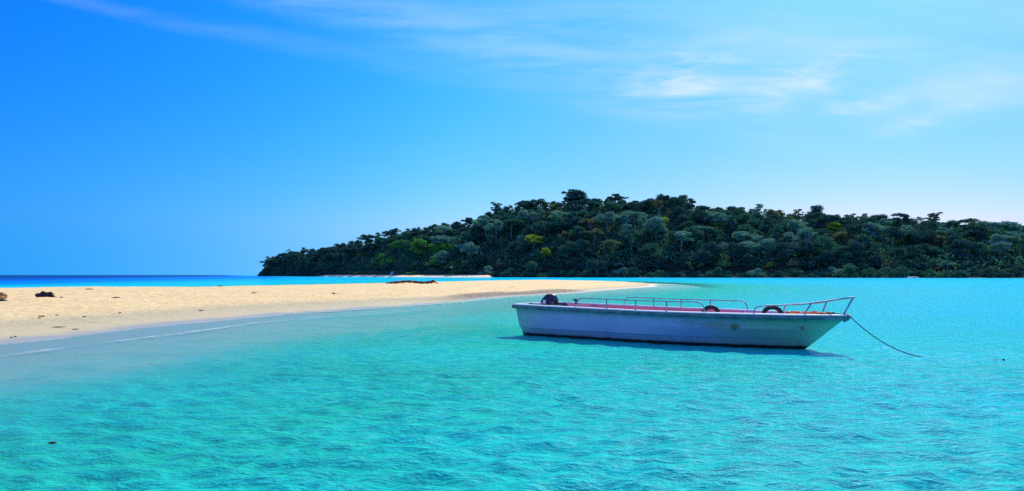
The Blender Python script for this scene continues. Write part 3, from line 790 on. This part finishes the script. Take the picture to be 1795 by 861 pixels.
def make_hull_paint():
    m, g, p, o = mat("hull_paint")
    c = g.n.new('ShaderNodeTexCoord').outputs['Object']
    x, y, z = g.sep(c)
    n = g.noise(c, 0.7, 4, 0.6); n2 = g.noise(g.mapping(c, sc=(3, 3, 1.0)), 2.2, 6, 0.65)
    blue = g.mix(g.mr(n, 0.3, 0.7), (0.50, 0.40, 0.62), (0.62, 0.50, 0.72))
    teal = (0.40, 0.47, 0.34)
    # faded grey-green at both ends, blue in the middle
    q = g.m('MAXIMUM', g.mr(g.m('ADD', x, g.m('MULTIPLY', n, 2.0)), 6.2, 8.0), g.mr(g.m('ADD', x, g.m('MULTIPLY', n, 2.0)), 2.4, 1.0, 0.0, 0.65, 'LINEAR'))
    col = g.mix(q, blue, teal)
    # darker band under the rub rail, grime along the waterline
    col = g.mix(g.m('MULTIPLY', g.mr(g.m('ADD', z, g.m('MULTIPLY', n2, 0.16)), 0.66, 0.80), 0.5), col, (0.22, 0.24, 0.20))
    streak = g.noise(g.mapping(c, sc=(9, 9, 0.8)), 1.6, 5, 0.6)
    col = g.mix(g.m('MULTIPLY', g.mr(streak, 0.50, 0.75), g.mr(z, 0.1, 0.7, 0.12, 0.32)), col, (0.22, 0.25, 0.20))
    col = g.mix(g.m('MULTIPLY', g.mr(g.m('ADD', z, g.m('MULTIPLY', n2, 0.22)), 0.16, 0.36, 1.0, 0.0), 0.6), col, (0.22, 0.26, 0.20))
    col = g.mix(g.m('MULTIPLY', g.mr(n2, 0.55, 0.75), 0.35), col, (0.30, 0.32, 0.30))
    # olive rust blotch forward and smaller scuffs
    def blot(px_, pz_, rx, rz, amount, colr):
        nonlocal col
        dx = g.m('DIVIDE', g.m('SUBTRACT', x, px_), rx); dz = g.m('DIVIDE', g.m('SUBTRACT', z, pz_), rz)
        d = g.m('SQRT', g.m('ADD', g.m('MULTIPLY', dx, dx), g.m('MULTIPLY', dz, dz)))
        d = g.m('ADD', d, g.m('MULTIPLY', g.m('SUBTRACT', n2, 0.5), 1.4))
        col = g.mix(g.m('MULTIPLY', g.mr(d, 0.3, 1.1, 1.0, 0.0), amount), col, colr)
    blot(6.35, 0.50, 0.16, 0.10, 0.95, (0.20, 0.12, 0.012))
    blot(5.9, 0.52, 0.7, 0.10, 0.6, (0.24, 0.25, 0.16))
    blot(7.75, 0.50, 0.07, 0.06, 0.8, (0.40, 0.12, 0.03))
    blot(5.3, 0.55, 0.35, 0.12, 0.5, (0.25, 0.26, 0.30))
    col = g.mix(g.mr(g.m('ADD', z, g.m('MULTIPLY', n2, 0.05)), 0.085, 0.125, 1.0, 0.0), col, (0.025, 0.015, 0.015))
    g.l.new(col, p.inputs['Base Color']); p.inputs['Roughness'].default_value = 0.42
    b = g.n.new('ShaderNodeBump'); b.inputs['Strength'].default_value = 0.25; b.inputs['Distance'].default_value = 0.03
    g.l.new(n2, b.inputs['Height']); g.l.new(b.outputs[0], p.inputs['Normal'])
    return m
M_HULL = make_hull_paint()
M_RUB = simple("rub_rail_paint", (0.16, 0.18, 0.22), 0.5, var=0.35, scale=4)
M_CAP = simple("white_gelcoat", (0.78, 0.76, 0.78), 0.4, var=0.08, scale=5)
M_PINK = simple("pink_inner_paint", (0.85, 0.28, 0.33), 0.5, var=0.18, scale=1.2)
M_RED = simple("red_deck_paint", (0.70, 0.05, 0.12), 0.5, var=0.2, scale=1.5)
M_LILAC = simple("faded_lilac_paint", (0.66, 0.46, 0.60), 0.5, var=0.15, scale=2)
M_STEEL = simple("rail_steel", (0.34, 0.36, 0.42), 0.35, 0.6, var=0.3, scale=9)
M_RAILW = simple("bright_rail_steel", (0.8, 0.8, 0.82), 0.25, 0.7, var=0.1, scale=9)
M_RUBBER = simple("tyre_rubber", (0.012, 0.012, 0.014), 0.65, var=0.3, scale=12)
M_COWL = simple("motor_cowl_black", (0.012, 0.012, 0.035), 0.22, var=0.3, scale=8)
M_DARK = simple("dark_metal", (0.03, 0.035, 0.045), 0.5, 0.3, var=0.3)
M_ORANGE = simple("orange_rope_fibre", (0.85, 0.13, 0.03), 0.8, var=0.3, scale=14, bump=0.5)
M_ROPE = simple("mooring_rope_fibre", (0.05, 0.06, 0.08), 0.85, var=0.3, scale=30)

XG = 8.66       # gunwale length (from x = -0.10)
def gz(x): return float(np.interp(x, [-0.2, 4.0, 7.5, 8.8], [0.865, 0.805, 0.795, 0.80]))
def plan(u, p=2.1, u0=0.50): return 1.0 if u < u0 else max(0.0, 1 - ((u - u0) / (1 - u0)) ** p)
def gun_half(x):
    u = (x + 0.10) / (XG + 0.10); aft = float(np.interp(u, [0, 0.12], [0.95, 1.0])); return 1.14 * plan(u) * aft

def hull_point(lv, u, side):
    x0, x1, w, z, fixed = lv
    x = x0 + u * (x1 - x0); aft = float(np.interp(u, [0, 0.12], [0.96, 1.0]))
    hw = w * 1.075 * plan(u, 2.1 if z > 0.3 else 1.9, 0.50 if z > 0.3 else 0.46) * aft
    zz = z if fixed else (gz(x) - 0.0) * 1.0 + z
    if fixed and z < 0.0: zz = z * (1 - 0.25 * max(0, (u - 0.7) / 0.3))
    return Vector((x, side * hw, zz))
#            x0     x1     halfw  z      fixed height?
LEVELS = [(0.10, 7.30, 0.00, -0.34, True), (0.08, 7.45, 0.52, -0.24, True), (0.04, 7.66, 0.84, -0.03, True), (0.03, 7.76, 0.87, 0.05, True),
          (0.00, 7.98, 0.925, 0.225, True), (0.00, 7.99, 0.968, 0.232, True), (-0.04, 8.26, 1.00, 0.46, True), (-0.07, 8.50, 1.03, -0.145, False), (-0.09, 8.56, 1.045, -0.10, False), (-0.10, 8.64, 1.06, -0.012, False)]

def hull_half(x, z):
    zs, ws = [], []
    for (x0, x1, w, zz, fixed) in LEVELS:
        u = (x - x0) / (x1 - x0); zs.append(zz if fixed else gz(x) + zz)
        ws.append(abs(hull_point((x0, x1, w, zz, fixed), min(max(u, 0), 1), 1).y) if u < 1 else 0.0)
    return float(np.interp(z, zs, ws))

def build_boat():
    b = empty("boat", STERN, (0, 0, HEAD))
    tag(b, "long open boat with grimy blue-looking hull and pink inside, moored in turquoise water", "boat")
    US = [i / 48 for i in range(49)]
    bm = bmesh.new(); grid = {}
    for side in (-1, 1):
        for j, lv in enumerate(LEVELS):
            for i, u in enumerate(US):
                grid[(side, j, i)] = bm.verts.new(hull_point(lv, u, side))
    for side in (-1, 1):
        for j in range(len(LEVELS) - 1):
            for i in range(48):
                bm.faces.new((grid[(side, j, i)], grid[(side, j, i + 1)], grid[(side, j + 1, i + 1)], grid[(side, j + 1, i)]))
    for j in range(len(LEVELS) - 1):    # transom
        bm.faces.new((grid[(-1, j, 0)], grid[(-1, j + 1, 0)], grid[(1, j + 1, 0)], grid[(1, j, 0)]))
    bmesh.ops.remove_doubles(bm, verts=bm.verts, dist=0.0005)
    hull = bmobj("hull", bm, M_HULL, b, smooth=False)
    # rub rail, gunwale cap: swept sections along the gunwale curve
    def sweep(name, prof, m, x0=-0.12, x1=XG + 0.02, sides=(-1, 1), n=70, par=b, smooth=False):
        bm = bmesh.new()
        for side in sides:
            rings = []
            for i in range(n + 1):
                x = x0 + (x1 - x0) * (1 - (1 - i / n) ** 1.6)
                hw = gun_half(min(x, XG)); zc = gz(x)
                rings.append([bm.verts.new((x + 0.0, side * max(hw + o, 0.0), zc + h)) for o, h in prof])
            k = len(prof)
            for i in range(n):
                for q in range(k):
                    f = (rings[i][q], rings[i + 1][q], rings[i + 1][(q + 1) % k], rings[i][(q + 1) % k])
                    try: bm.faces.new(f)
                    except ValueError: pass
            bm.faces.new(rings[0]); bm.faces.new(rings[-1])
        return bmobj(name, bm, m, par, smooth)
    for sd_ in (-1, 1):
        sweep("rub_rail", [(-0.02, -0.105), (0.045, -0.095), (0.062, -0.06), (0.062, -0.022), (0.02, -0.012), (-0.02, -0.012)], M_RUB, sides=(sd_,))
        sweep("gunwale_cap", [(-0.10, -0.010), (0.05, -0.010), (0.055, 0.010), (0.03, 0.024), (-0.09, 0.026)], M_CAP, sides=(sd_,))
    # stern cap and bow nose
    bm = bmesh.new(); box(bm, (-0.20, -1.13, 0.765), (-0.02, 1.13, 0.860), 0.015); bmobj("transom_rail", bm, M_RUB, b)
    bm = bmesh.new(); box(bm, (-0.185, -1.08, 0.861), (0.03, 1.08, 0.893), 0.01); bmobj("transom_cap", bm, M_CAP, b)
    bm = bmesh.new(); tube(bm, [(XG - 0.10, 0, 0.69), (XG - 0.02, 0, 0.74), (XG + 0.03, 0, 0.82)], [0.05, 0.06, 0.055], 8); bmobj("stem_head", bm, M_RUB, b)
    # inner walls
    def inner(name, x0, x1, m, zlo=0.33, off=-0.105):
        bm = bmesh.new()
        for side in (-1, 1):
            prev = None
            for i in range(31):
                x = x0 + (x1 - x0) * i / 30; hw = max(gun_half(x) + off, 0.02)
                hb = max(min(hw - 0.03, hull_half(x, zlo) - 0.05), 0.02); a = [bm.verts.new((x, side * hw, gz(x) - 0.012)), bm.verts.new((x, side * hb, zlo)), bm.verts.new((x, side * max(hb - 0.025, 0.005), zlo)), bm.verts.new((x, side * max(hw - 0.03, 0.01), gz(x) - 0.012))]
                if prev:
                    for q in range(4): bm.faces.new((prev[q], a[q], a[(q + 1) % 4], prev[(q + 1) % 4]))
                else: bm.faces.new(a)
                prev = a
            bm.faces.new(prev)
        bmobj(name, bm, m, b)
    inner("inner_wall", 0.2, 5.8, M_PINK); inner("inner_wall", 5.82, 7.2, M_LILAC)
    # raised pink coaming just inside the far gunwale and low one inside the near gunwale
    def deck(name, x0, x1, z, m, off=-0.12, th=0.03):
        bm = bmesh.new(); prev = None
        for i in range(25):
            x = x0 + (x1 - x0) * i / 24; hw = max(min(gun_half(x) + off, hull_half(x, z - th) - 0.045), 0.01)
            a = [bm.verts.new((x, -hw, z)), bm.verts.new((x, hw, z)), bm.verts.new((x, hw, z - th)), bm.verts.new((x, -hw, z - th))]
            if prev:
                for q in range(4): bm.faces.new((prev[q], a[q], a[(q + 1) % 4], prev[(q + 1) % 4]))
            else: bm.faces.new(a)
            prev = a
        bm.faces.new(prev); bmobj(name, bm, m, b)
    deck("deck_floor", 0.9, 7.2, 0.33, M_RED)
    deck("stern_deck", 0.0, 0.92, 0.74, M_CAP)
    deck("fore_deck", 7.15, 8.58, 0.735, M_CAP)
    for x, m in ((1.35, M_CAP), (2.7, M_PINK), (4.05, M_RED), (5.4, M_PINK)):
        bm = bmesh.new(); hw = min(gun_half(x) - 0.15, hull_half(x, 0.6) - 0.08)
        box(bm, (x, -hw, 0.60), (x + 0.32, hw, 0.64), 0.008)
        for yy in (-hw * 0.5, hw * 0.5): box(bm, (x + 0.12, yy - 0.02, 0.331), (x + 0.2, yy + 0.02, 0.60))
        bmobj("thwart", bm, m, b)
    # side rails
    def rail(side, x0, x1, h, posts, m=M_STEEL, rake=0.0, r=0.014, down0=True, down1=True):
        def gp(x, dz=0.0, inset=-0.03): return Vector((x, side * (gun_half(min(x, XG)) + inset), gz(x) + 0.02 + dz))
        pts = []
        if down0: pts += [gp(x0), gp(x0 + 0.03, h * 0.55), gp(x0 + 0.10, h * 0.9)]
        nx = 10
        for i in range(nx + 1):
            x = x0 + 0.24 + (x1 - x0 - 0.48) * i / nx; pts.append(gp(x, h))
        if down1: pts += [gp(x1 - 0.10, h * 0.9), gp(x1 - 0.03, h * 0.55), gp(x1)]
        bm = bmesh.new(); tube(bm, smooth_path(pts, 3), r, 7); ro = bmobj("guard_rail", bm, m, b, True)
        for x in posts:
            bm = bmesh.new(); tube(bm, [gp(x, -0.015), gp(x, h)], r * 1.15, 7)
            tube(bm, [gp(x, -0.012), gp(x, 0.008)], r * 2.6, 10)
            bmobj("stanchion", bm, m, ro, True)
        return ro
    rail(-1, 2.05, 5.72, 0.235, (3.02, 3.89, 4.76))
    rail(1, 2.10, 5.88, 0.215, (3.07, 3.92, 4.79))
    # bow pulpit: two raked side rails meeting at a blunt front
    def pulpit(side, x0, posts, m):
        def gp(x, dz=0.0, dx=0.0, inset=-0.03):
            xx = min(x, 8.5); return Vector((x + dx, side * max(gun_half(xx) + inset, 0.10), gz(x) + 0.02 + dz))
        hs = lambda x: float(np.interp(x, [6.8, 7.2, 7.8, 8.2, 8.75], [0.165, 0.19, 0.225, 0.29, 0.385]))
        pts = [gp(x0), gp(x0 + 0.02, 0.09), gp(x0 + 0.08, 0.15)]
        for x in np.linspace(x0 + 0.24, 8.72, 10): pts.append(gp(float(x), hs(float(x))))
        pts[-1].y = side * 0.16
        pts.append(Vector((8.80, side * 0.08, gz(8.7) + 0.41))); pts.append(Vector((8.81, 0, gz(8.7) + 0.41)))
        bm = bmesh.new(); tube(bm, smooth_path(pts, 3), 0.017, 7); ro = bmobj("pulpit_rail", bm, m, b, True)
        for xb, xt in posts:
            bm = bmesh.new(); tube(bm, [gp(xb, -0.015), gp(xt, hs(xt))], 0.019, 7); bmobj("stanchion", bm, M_STEEL, ro, True)
    pulpit(-1, 6.82, ((7.83, 7.98),), M_STEEL)
    pulpit(1, 6.92, ((7.98, 8.12),), M_STEEL)
    bm = bmesh.new(); tube(bm, [(8.56, 0, 0.80), (8.78, 0, gz(8.7) + 0.40)], 0.020, 8); tube(bm, [(8.56, 0, 0.80), (8.57, 0, 0.83)], 0.045, 10); bmobj('stanchion', bm, M_STEEL, b, True)
    # cleats and bollards
    def bollard(x, y, z, s=1.0, name="bollard"):
        bm = bmesh.new(); tube(bm, [(x, y, z), (x, y, z + 0.09 * s)], 0.026 * s, 10); tube(bm, [(x - 0.07 * s, y, z + 0.085 * s), (x + 0.07 * s, y, z + 0.085 * s)], 0.02 * s, 8)
        bmobj(name, bm, M_DARK, b, True)
    bollard(0.30, -0.80, 0.735, 1.65); bollard(8.28, 0.0, 0.735, 1.3); bollard(0.50, 1.0, 0.84, 1.4, "cleat")
    # outboard motor
    mo = bmesh.new(); cx, cy = 0.16, 0.18
    prof = [(0.24, 0.16, 0.70), (0.27, 0.18, 0.80), (0.255, 0.18, 0.93), (0.20, 0.16, 1.04), (0.14, 0.12, 1.115), (0.10, 0.09, 1.14)]
    rings = []
    for (rx, ry, z) in prof:
        rings.append([mo.verts.new((cx + rx * (abs(math.cos(a)) ** 0.55) * math.copysign(1, math.cos(a)) + (z - 1.0) * 0.22, cy + ry * (abs(math.sin(a)) ** 0.55) * math.copysign(1, math.sin(a)), z)) for a in [k * 2 * math.pi / 20 for k in range(20)]])
    for i in range(len(rings) - 1):
        for k in range(20): mo.faces.new((rings[i][k], rings[i][(k + 1) % 20], rings[i + 1][(k + 1) % 20], rings[i + 1][k]))
    mo.faces.new(rings[0]); mo.faces.new(rings[-1])
    motor = bmobj("outboard_motor", mo, M_COWL, b, False)
    bm = bmesh.new(); tube(bm, [(cx - 0.1, cy, 0.72), (cx - 0.42, cy, 0.55)], 0.06, 8); tube(bm, [(cx - 0.42, cy, 0.60), (cx - 0.44, cy, -0.32)], [0.07, 0.05], 8); tube(bm, [(cx - 0.60, cy, -0.32), (cx - 0.30, cy, -0.32)], [0.03, 0.05], 8)
    bmobj("motor_leg", bm, M_COWL, motor, True)
    bm = bmesh.new(); box(bm, (cx - 0.10, cy - 0.205, 0.86), (cx + 0.0, cy - 0.198, 0.97)); bmobj("motor_stripe", bm, M_CAP, motor)
    bm = bmesh.new(); tube(bm, [(cx + 0.25, cy, 0.86), (cx + 0.60, cy - 0.04, 0.90)], [0.028, 0.02], 8); bmobj("tiller", bm, M_DARK, motor, True)
    bpy.context.view_layer.update()
    return b
BOAT = build_boat()
BM = Matrix.Translation(STERN) @ Matrix.Rotation(HEAD, 4, 'Z')

def torus_bm(R0, r0, seg=40, ring=14, flat=0.8):
    bm = bmesh.new(); rows = []
    for i in range(seg):
        a = 2 * math.pi * i / seg; rows.append([])
        for k in range(ring):
            q = 2 * math.pi * k / ring; rad = R0 + r0 * math.cos(q) * 0.95
            tread = 1.0 + (0.03 if (i % 2 and abs(math.cos(q)) > 0.6 and math.cos(q) > 0) else 0)
            rows[-1].append(bm.verts.new((rad * math.cos(a) * tread, r0 * math.sin(q) * flat, rad * math.sin(a) * tread)))
    for i in range(seg):
        for k in range(ring):
            bm.faces.new((rows[i][k], rows[(i + 1) % seg][k], rows[(i + 1) % seg][(k + 1) % ring], rows[i][(k + 1) % ring]))
    return bm
def tyre(x, label, tilt, yaw, R0=0.180, dz=0.0, inset=0.30):
    p = BM @ Vector((x, -(gun_half(x) - inset), gz(x) - 0.045 + dz))
    o = bmobj("tyre", torus_bm(R0, 0.052), M_RUBBER, None, True)
    o.location = p; o.rotation_euler = (R(tilt), 0, HEAD + R(yaw)); tag(o, label, "tyre", "old tyres used as boat fenders")
    return o
tyre(5.74, "rear of the two old black tyres, standing inside the near gunwale at the rail's end", -8, 30, dz=0.0)
tyre(7.06, "front of the two old black tyres, leaning inside the near gunwale under the bow rail", -14, 34, R0=0.205, dz=0.0, inset=0.44)

def rope_heap():
    bm = bmesh.new(); r = random.Random(4)
    for k in range(22):
        cx = r.uniform(7.45, 8.15); cy = -gun_half(cx) * r.uniform(-0.2, 0.5); z = 0.765 + r.uniform(0.0, 0.085)
        if cx < 7.2: z += 0.0
        a0 = r.uniform(0, 6.28); rx, ry = r.uniform(0.10, 0.20), r.uniform(0.05, 0.11)
        pts = [(cx + rx * math.cos(a0 + t) * (1 + 0.25 * math.sin(3 * t + k)), cy + ry * math.sin(a0 + t), z + 0.018 * math.sin(2 * t + k)) for t in np.linspace(0, 6.28, 26)[:-1]]
        tube(bm, pts, 0.017, 6, closed=True)
    pts = smooth_path([(7.25, -0.45, 0.78), (7.5, -0.2, 0.80), (7.8, -0.3, 0.80), (8.05, -0.12, 0.80), (8.28, 0, 0.80)], 6)
    tube(bm, pts, 0.017, 6)
    o = bmobj("rope_heap", bm, M_ORANGE, None, True); o.matrix_world = BM
    tag(o, "heap of bright orange rope lying on the foredeck of the boat", "rope")
rope_heap()

def mooring():
    a = BM @ Vector((8.70, -0.02, 0.80)); e = ground(1628, 627, -0.01)
    pts = []
    for i in range(41):
        t = i / 40; p = a.lerp(e, t); sag = 0.19 * 4 * t * (1 - t) * (1 - 0.0 * t)
        p.z = a.z * (1 - t) ** 1.95 - 0.01 * t; pts.append(p)
    d = (e - a); d.z = 0; d.normalize()
    pts += [e + d * 0.25 + Vector((0, 0, -0.03)), e + d * 0.9 + Vector((0, 0, -0.25)), e + d * 2.0 + Vector((0, 0, -0.75))]
    c0 = BM @ Vector((8.28, 0, 0.84)); c1 = BM @ Vector((8.6, -0.01, 0.83))
    bm = bmesh.new(); tube(bm, [c0, c1] + pts, 0.011, 6)
    o = bmobj("mooring_rope", bm, M_ROPE, None, True); tag(o, "thin dark mooring rope sagging from the bow into the water", "rope")
mooring()


# ---------------------------------------------------------------- things on the beach
M_WOOD = simple("driftwood", (0.24, 0.075, 0.040), 0.85, var=0.55, scale=1.6, bump=0.5)
M_WOODB = simple("blackened_wood", (0.016, 0.012, 0.012), 0.8, var=0.5, scale=6, bump=0.6)
M_OCHRE = simple("ochre_rock", (0.55, 0.27, 0.07), 0.9, var=0.4, scale=5, bump=0.8)
M_ROCK = simple("pale_rock", (0.48, 0.46, 0.48), 0.9, var=0.3, scale=1.0, bump=0.8)
M_WEED = simple("dried_weed", (0.06, 0.032, 0.016), 0.95, var=0.4, scale=18)

def sz(x, y): return float(sand_height(np.array([x]), np.array([y]))[0][0])
def on_sand(px, py, guess=0.35):
    z = guess
    for _ in range(8):
        p = ground(px, py, z); z = 0.5 * z + 0.5 * sz(p.x, p.y)
    return Vector((p.x, p.y, sz(p.x, p.y)))

def log():
    a = on_sand(676, 497.5, 0.4); b = on_sand(764, 497.5, 0.4); d = (b - a); L = d.length
    e = empty("driftwood_log", a, (0, 0, math.atan2(d.y, d.x))); k = L / 88.0     # metres per pixel
    tag(e, "long reddish-brown driftwood trunk lying on the crest of the sand spit", "driftwood")
    bm = bmesh.new(); pts = smooth_path([(0 * k, 0, .5 * k), (8 * k, .1, 1.4 * k), (20 * k, 0, 2.2 * k), (36 * k, -.1, 3.6 * k), (48 * k, 0, 3.2 * k), (60 * k, .1, 2.0 * k), (74 * k, 0, 2.2 * k), (86 * k, 0, 4.6 * k)], 4)
    n = len(pts); tube(bm, pts, [(0.9 + 1.25 * min(1, i / 8)) * k * (1 + 0.16 * math.sin(i * 1.9)) * (1.0 if i < n - 4 else 1.15) for i in range(n)], 9)
    bmobj("trunk", bm, M_WOOD, e, True)
    bm = bmesh.new(); tube(bm, smooth_path([(84 * k, 0, 4.6 * k), (88 * k, -.05, 2.2 * k), (93 * k, -.2, -0.6 * k)], 4), [1.1 * k] * 5 + [0.7 * k] * 4, 7); bmobj("branch", bm, M_WOOD, e, True)
    bm = bmesh.new(); tube(bm, smooth_path([(78 * k, 0, 3 * k), (81 * k, -.4, 1.0 * k), (84 * k, -.9, -0.3 * k)], 4), 0.6 * k, 7); bmobj("branch", bm, M_WOOD, e, True)
    bm = bmesh.new(); tube(bm, smooth_path([(4 * k, 0, 1 * k), (9 * k, 0.2, 3.2 * k), (16 * k, .3, 4.6 * k)], 4), [0.5 * k] * 5 + [0.3 * k] * 4, 6); bmobj("branch", bm, M_WOOD, e, True)
log()

def root_stump():
    p = on_sand(78, 521, 0.35); e = empty("driftwood_stump", p); tag(e, "black tangled root stump on the upper sand near the left edge", "driftwood"); r = random.Random(8)
    k = p.y / FPX; bm = bmesh.new()
    bmesh.ops.create_icosphere(bm, subdivisions=3, radius=1)
    for v in bm.verts:
        nn = mnoise.noise(v.co * 2.1) * 0.35 + mnoise.noise(v.co * 5.5) * 0.2
        v.co = Vector((v.co.x * 15 * k * (1 + nn), v.co.y * 9 * k * (1 + nn), max(v.co.z, -0.2) * 9.5 * k * (1 + nn)))
    bmobj("stump", bm, M_WOODB, e)
    for i in range(12):
        a = R((-15 + i * 9 if i < 8 else 150 + (i - 8) * 14) + r.uniform(-6, 6)); L = r.uniform(4, 8) * k
        s = Vector((math.cos(a) * 11 * k, r.uniform(-5, 5) * k, 3.5 * k + abs(math.sin(a)) * 5 * k))
        d = Vector((math.cos(a), r.uniform(-.4, .4), math.sin(a) * 0.35 - 0.1)).normalized()
        bm = bmesh.new(); tube(bm, smooth_path([s, s + d * L * .5 + Vector((0, 0, r.uniform(-1, 1.6) * k)), s + d * L + Vector((0, 0, -3.0 * k if math.cos(a) > 0.3 else 0))], 4), [1.4 * k, 1.3 * k, 1.2 * k, 1.1 * k, .9 * k, .8 * k, .6 * k, .5 * k, .3 * k], 6)
        bmobj("root", bm, M_WOODB, e, True)
    bm = bmesh.new(); tube(bm, smooth_path([(12 * k, 0, 5 * k), (18 * k, -.1, 1.5 * k), (25 * k, -.25, 0.3 * k)], 4), 0.8 * k, 6); bmobj("root", bm, M_WOODB, e, True)
root_stump()

def rock(name, p, sx, sy, szz, m, seed, label, cat, lowflat=-0.3):
    bm = bmesh.new(); bmesh.ops.create_icosphere(bm, subdivisions=3, radius=1)
    off = Vector((seed * 3.1, seed * 1.7, 0))
    for v in bm.verts:
        n = mnoise.noise(v.co * 1.3 + off) * 0.4 + mnoise.noise(v.co * 3.5 + off) * 0.16
        v.co = Vector((v.co.x * sx * (1 + n), v.co.y * sy * (1 + n), max(v.co.z, lowflat) * szz * (1 + n)))
    o = bmobj(name, bm, m); o.location = p; tag(o, label, cat); return o
p = on_sand(3, 524, 0.35); rock("rock", p, 0.26, 0.22, 0.27, M_OCHRE, 2, "ochre brown rock cut by the left edge of the photo, on the sand", "rock")
p = on_sand(4, 527.5, 0.35); rock("rock", p + Vector((0, 0, 0)), 0.24, 0.14, 0.09, M_WOODB, 5, "flat black stone at the foot of the ochre rock at the left edge", "rock")
X, Y = island_pt(691, 0.135); rock("boulder", (X, Y - 1, 2.2), 3.0, 2.2, 2.6, M_ROCK, 3, "small pale grey boulder at the back of the far beach under the trees", "boulder")
X, Y = island_pt(792, 0.16); rock("marker_post_ball", (X, Y - 4, 7.2), 0.9, 0.9, 0.9, M_CAP, 9, "tiny white round marker at the forest edge behind the far beach", "marker")

def far_shell():
    p = ground(1600, 487, 0.0); X, Y = island_pt(1600, -0.05)
    rock("sand_patch", (X, Y, 0.15), 3.4, 1.5, 0.55, M_ROCK, 12, "thin pale strip of rock at the waterline on the right shore", "rock", 0.0)
far_shell()

def weed(px, py, w_px, label, seed, thick=1.0, name="weed_strand", cat="seaweed", m=M_WEED, wiggle=1.0):
    p = on_sand(px, py, 0.25); k = p.y / FPX; w = w_px * k; r = random.Random(seed); bm = bmesh.new(); n = 5
    for j in range(3):
        pts = [Vector((-w / 2 + w * i / n + r.uniform(-.1, .1) * w * .3, (r.uniform(-1, 1) * 0.12) * w * wiggle + (j - 1) * 0.06 * w, 0.01 + r.uniform(0, 0.6) * k * 2 * thick)) for i in range(n + 1)]
        pts = smooth_path(pts, 3); q = len(pts)
        tube(bm, pts, [max(0.15, math.sin(math.pi * (i + .6) / (q + .2))) * k * 0.75 * thick * r.uniform(.5, 1.2) for i in range(q)], 5)
    o = bmobj(name, bm, m, None, True)
    o.location = p; tag(o, label, cat, "bits of weed and bark scattered on the sand"); return o
W = [(203, 522.5, 18, "dark double strand of weed on the upper sand left of centre", 1.0), (108, 522, 6, "tiny dark scrap just right of the black root stump", 1.0),
     (157, 507.8, 16, "thin dark line of weed on the sand crest against the deep blue sea", 1.0), (262, 504.5, 14, "dark clump of weed on the sand crest, tallest bump against the sea", 2.0),
     (386, 503, 12, "short dark scrap on the sand crest left of the island tip", 1.0), (73, 555.5, 12, "small dark weed cluster on the damp sand below the black stump", 1.2),
     (69, 559, 5, "tiny dark dot just below the small weed cluster on the damp sand", 1.0), (103, 574.5, 26, "long thin dark strand on the damp sand near the waterline", 0.9),
     (132, 578, 14, "short dark strand touching the right end of the long thin one", 0.8), (20, 592.5, 5, "dark speck on wet sand at the lower left corner of the beach", 1.0),
     (27, 591.2, 6, "dark speck right beside the one at the lower left corner of the beach", 1.0), (445, 514, 9, "small pair of dark specks on the dry sand below the island's left tip", 1.0),
     (585, 515.5, 6, "single dark speck on the dry sand left of the driftwood log", 1.4), (100, 553.5, 8, "faint brown scrap right of the weed cluster on damp sand", 0.8),
     (148, 556, 7, "faint brown scrap midway along the damp sand", 0.8), (352, 545, 10, "brown scrap on damp sand just above the waterline", 0.8), (210, 549.5, 6, "lone brown scrap in the middle of the damp sand", .9)]
for i, (a, b_, w, lab, th) in enumerate(W): weed(a, b_, w, lab, 30 + i, th)
p = on_sand(996, 490.5, 0.35)
bm = bmesh.new(); tube(bm, smooth_path([(-2.2, 0, .05), (-.8, 0, .25), (.6, 0, .12), (1.9, 0, .75)], 4), [.10] * 7 + [.07] * 6, 6); tube(bm, [(-1.0, 0, .2), (-0.3, 0, .8)], .06, 5)
o = bmobj("driftwood_stick", bm, M_WOODB, None, True); o.location = p; tag(o, "small dark forked branch on the far end of the spit behind the boat", "driftwood")

# floating bits
def floating(px, py, w_px, h_px, m, label, name, cat, seed):
    p = ground(px, py, 0.0); k = p.y / FPX
    return rock(name, p + Vector((0, 0, 0.008)), w_px * k / 2, w_px * k / 3, h_px * k / 2, m, seed, label, cat, -0.9)
floating(92, 778, 13, 4.5, M_WOODB, "small dark leaf floating in the water at the lower left", "floating_leaf", "leaf", 1)
floating(1739, 631, 7, 4.5, M_CAP, "white float bobbing on the water right of the mooring rope", "float", "float", 2)
floating(1745, 632, 5, 4, M_RED, "reddish float touching the white one right of the mooring rope", "float", "float", 4)
floating(1759, 632, 5, 4.5, M_WOODB, "black float, rightmost of the small floats on the water", "float", "float", 6)
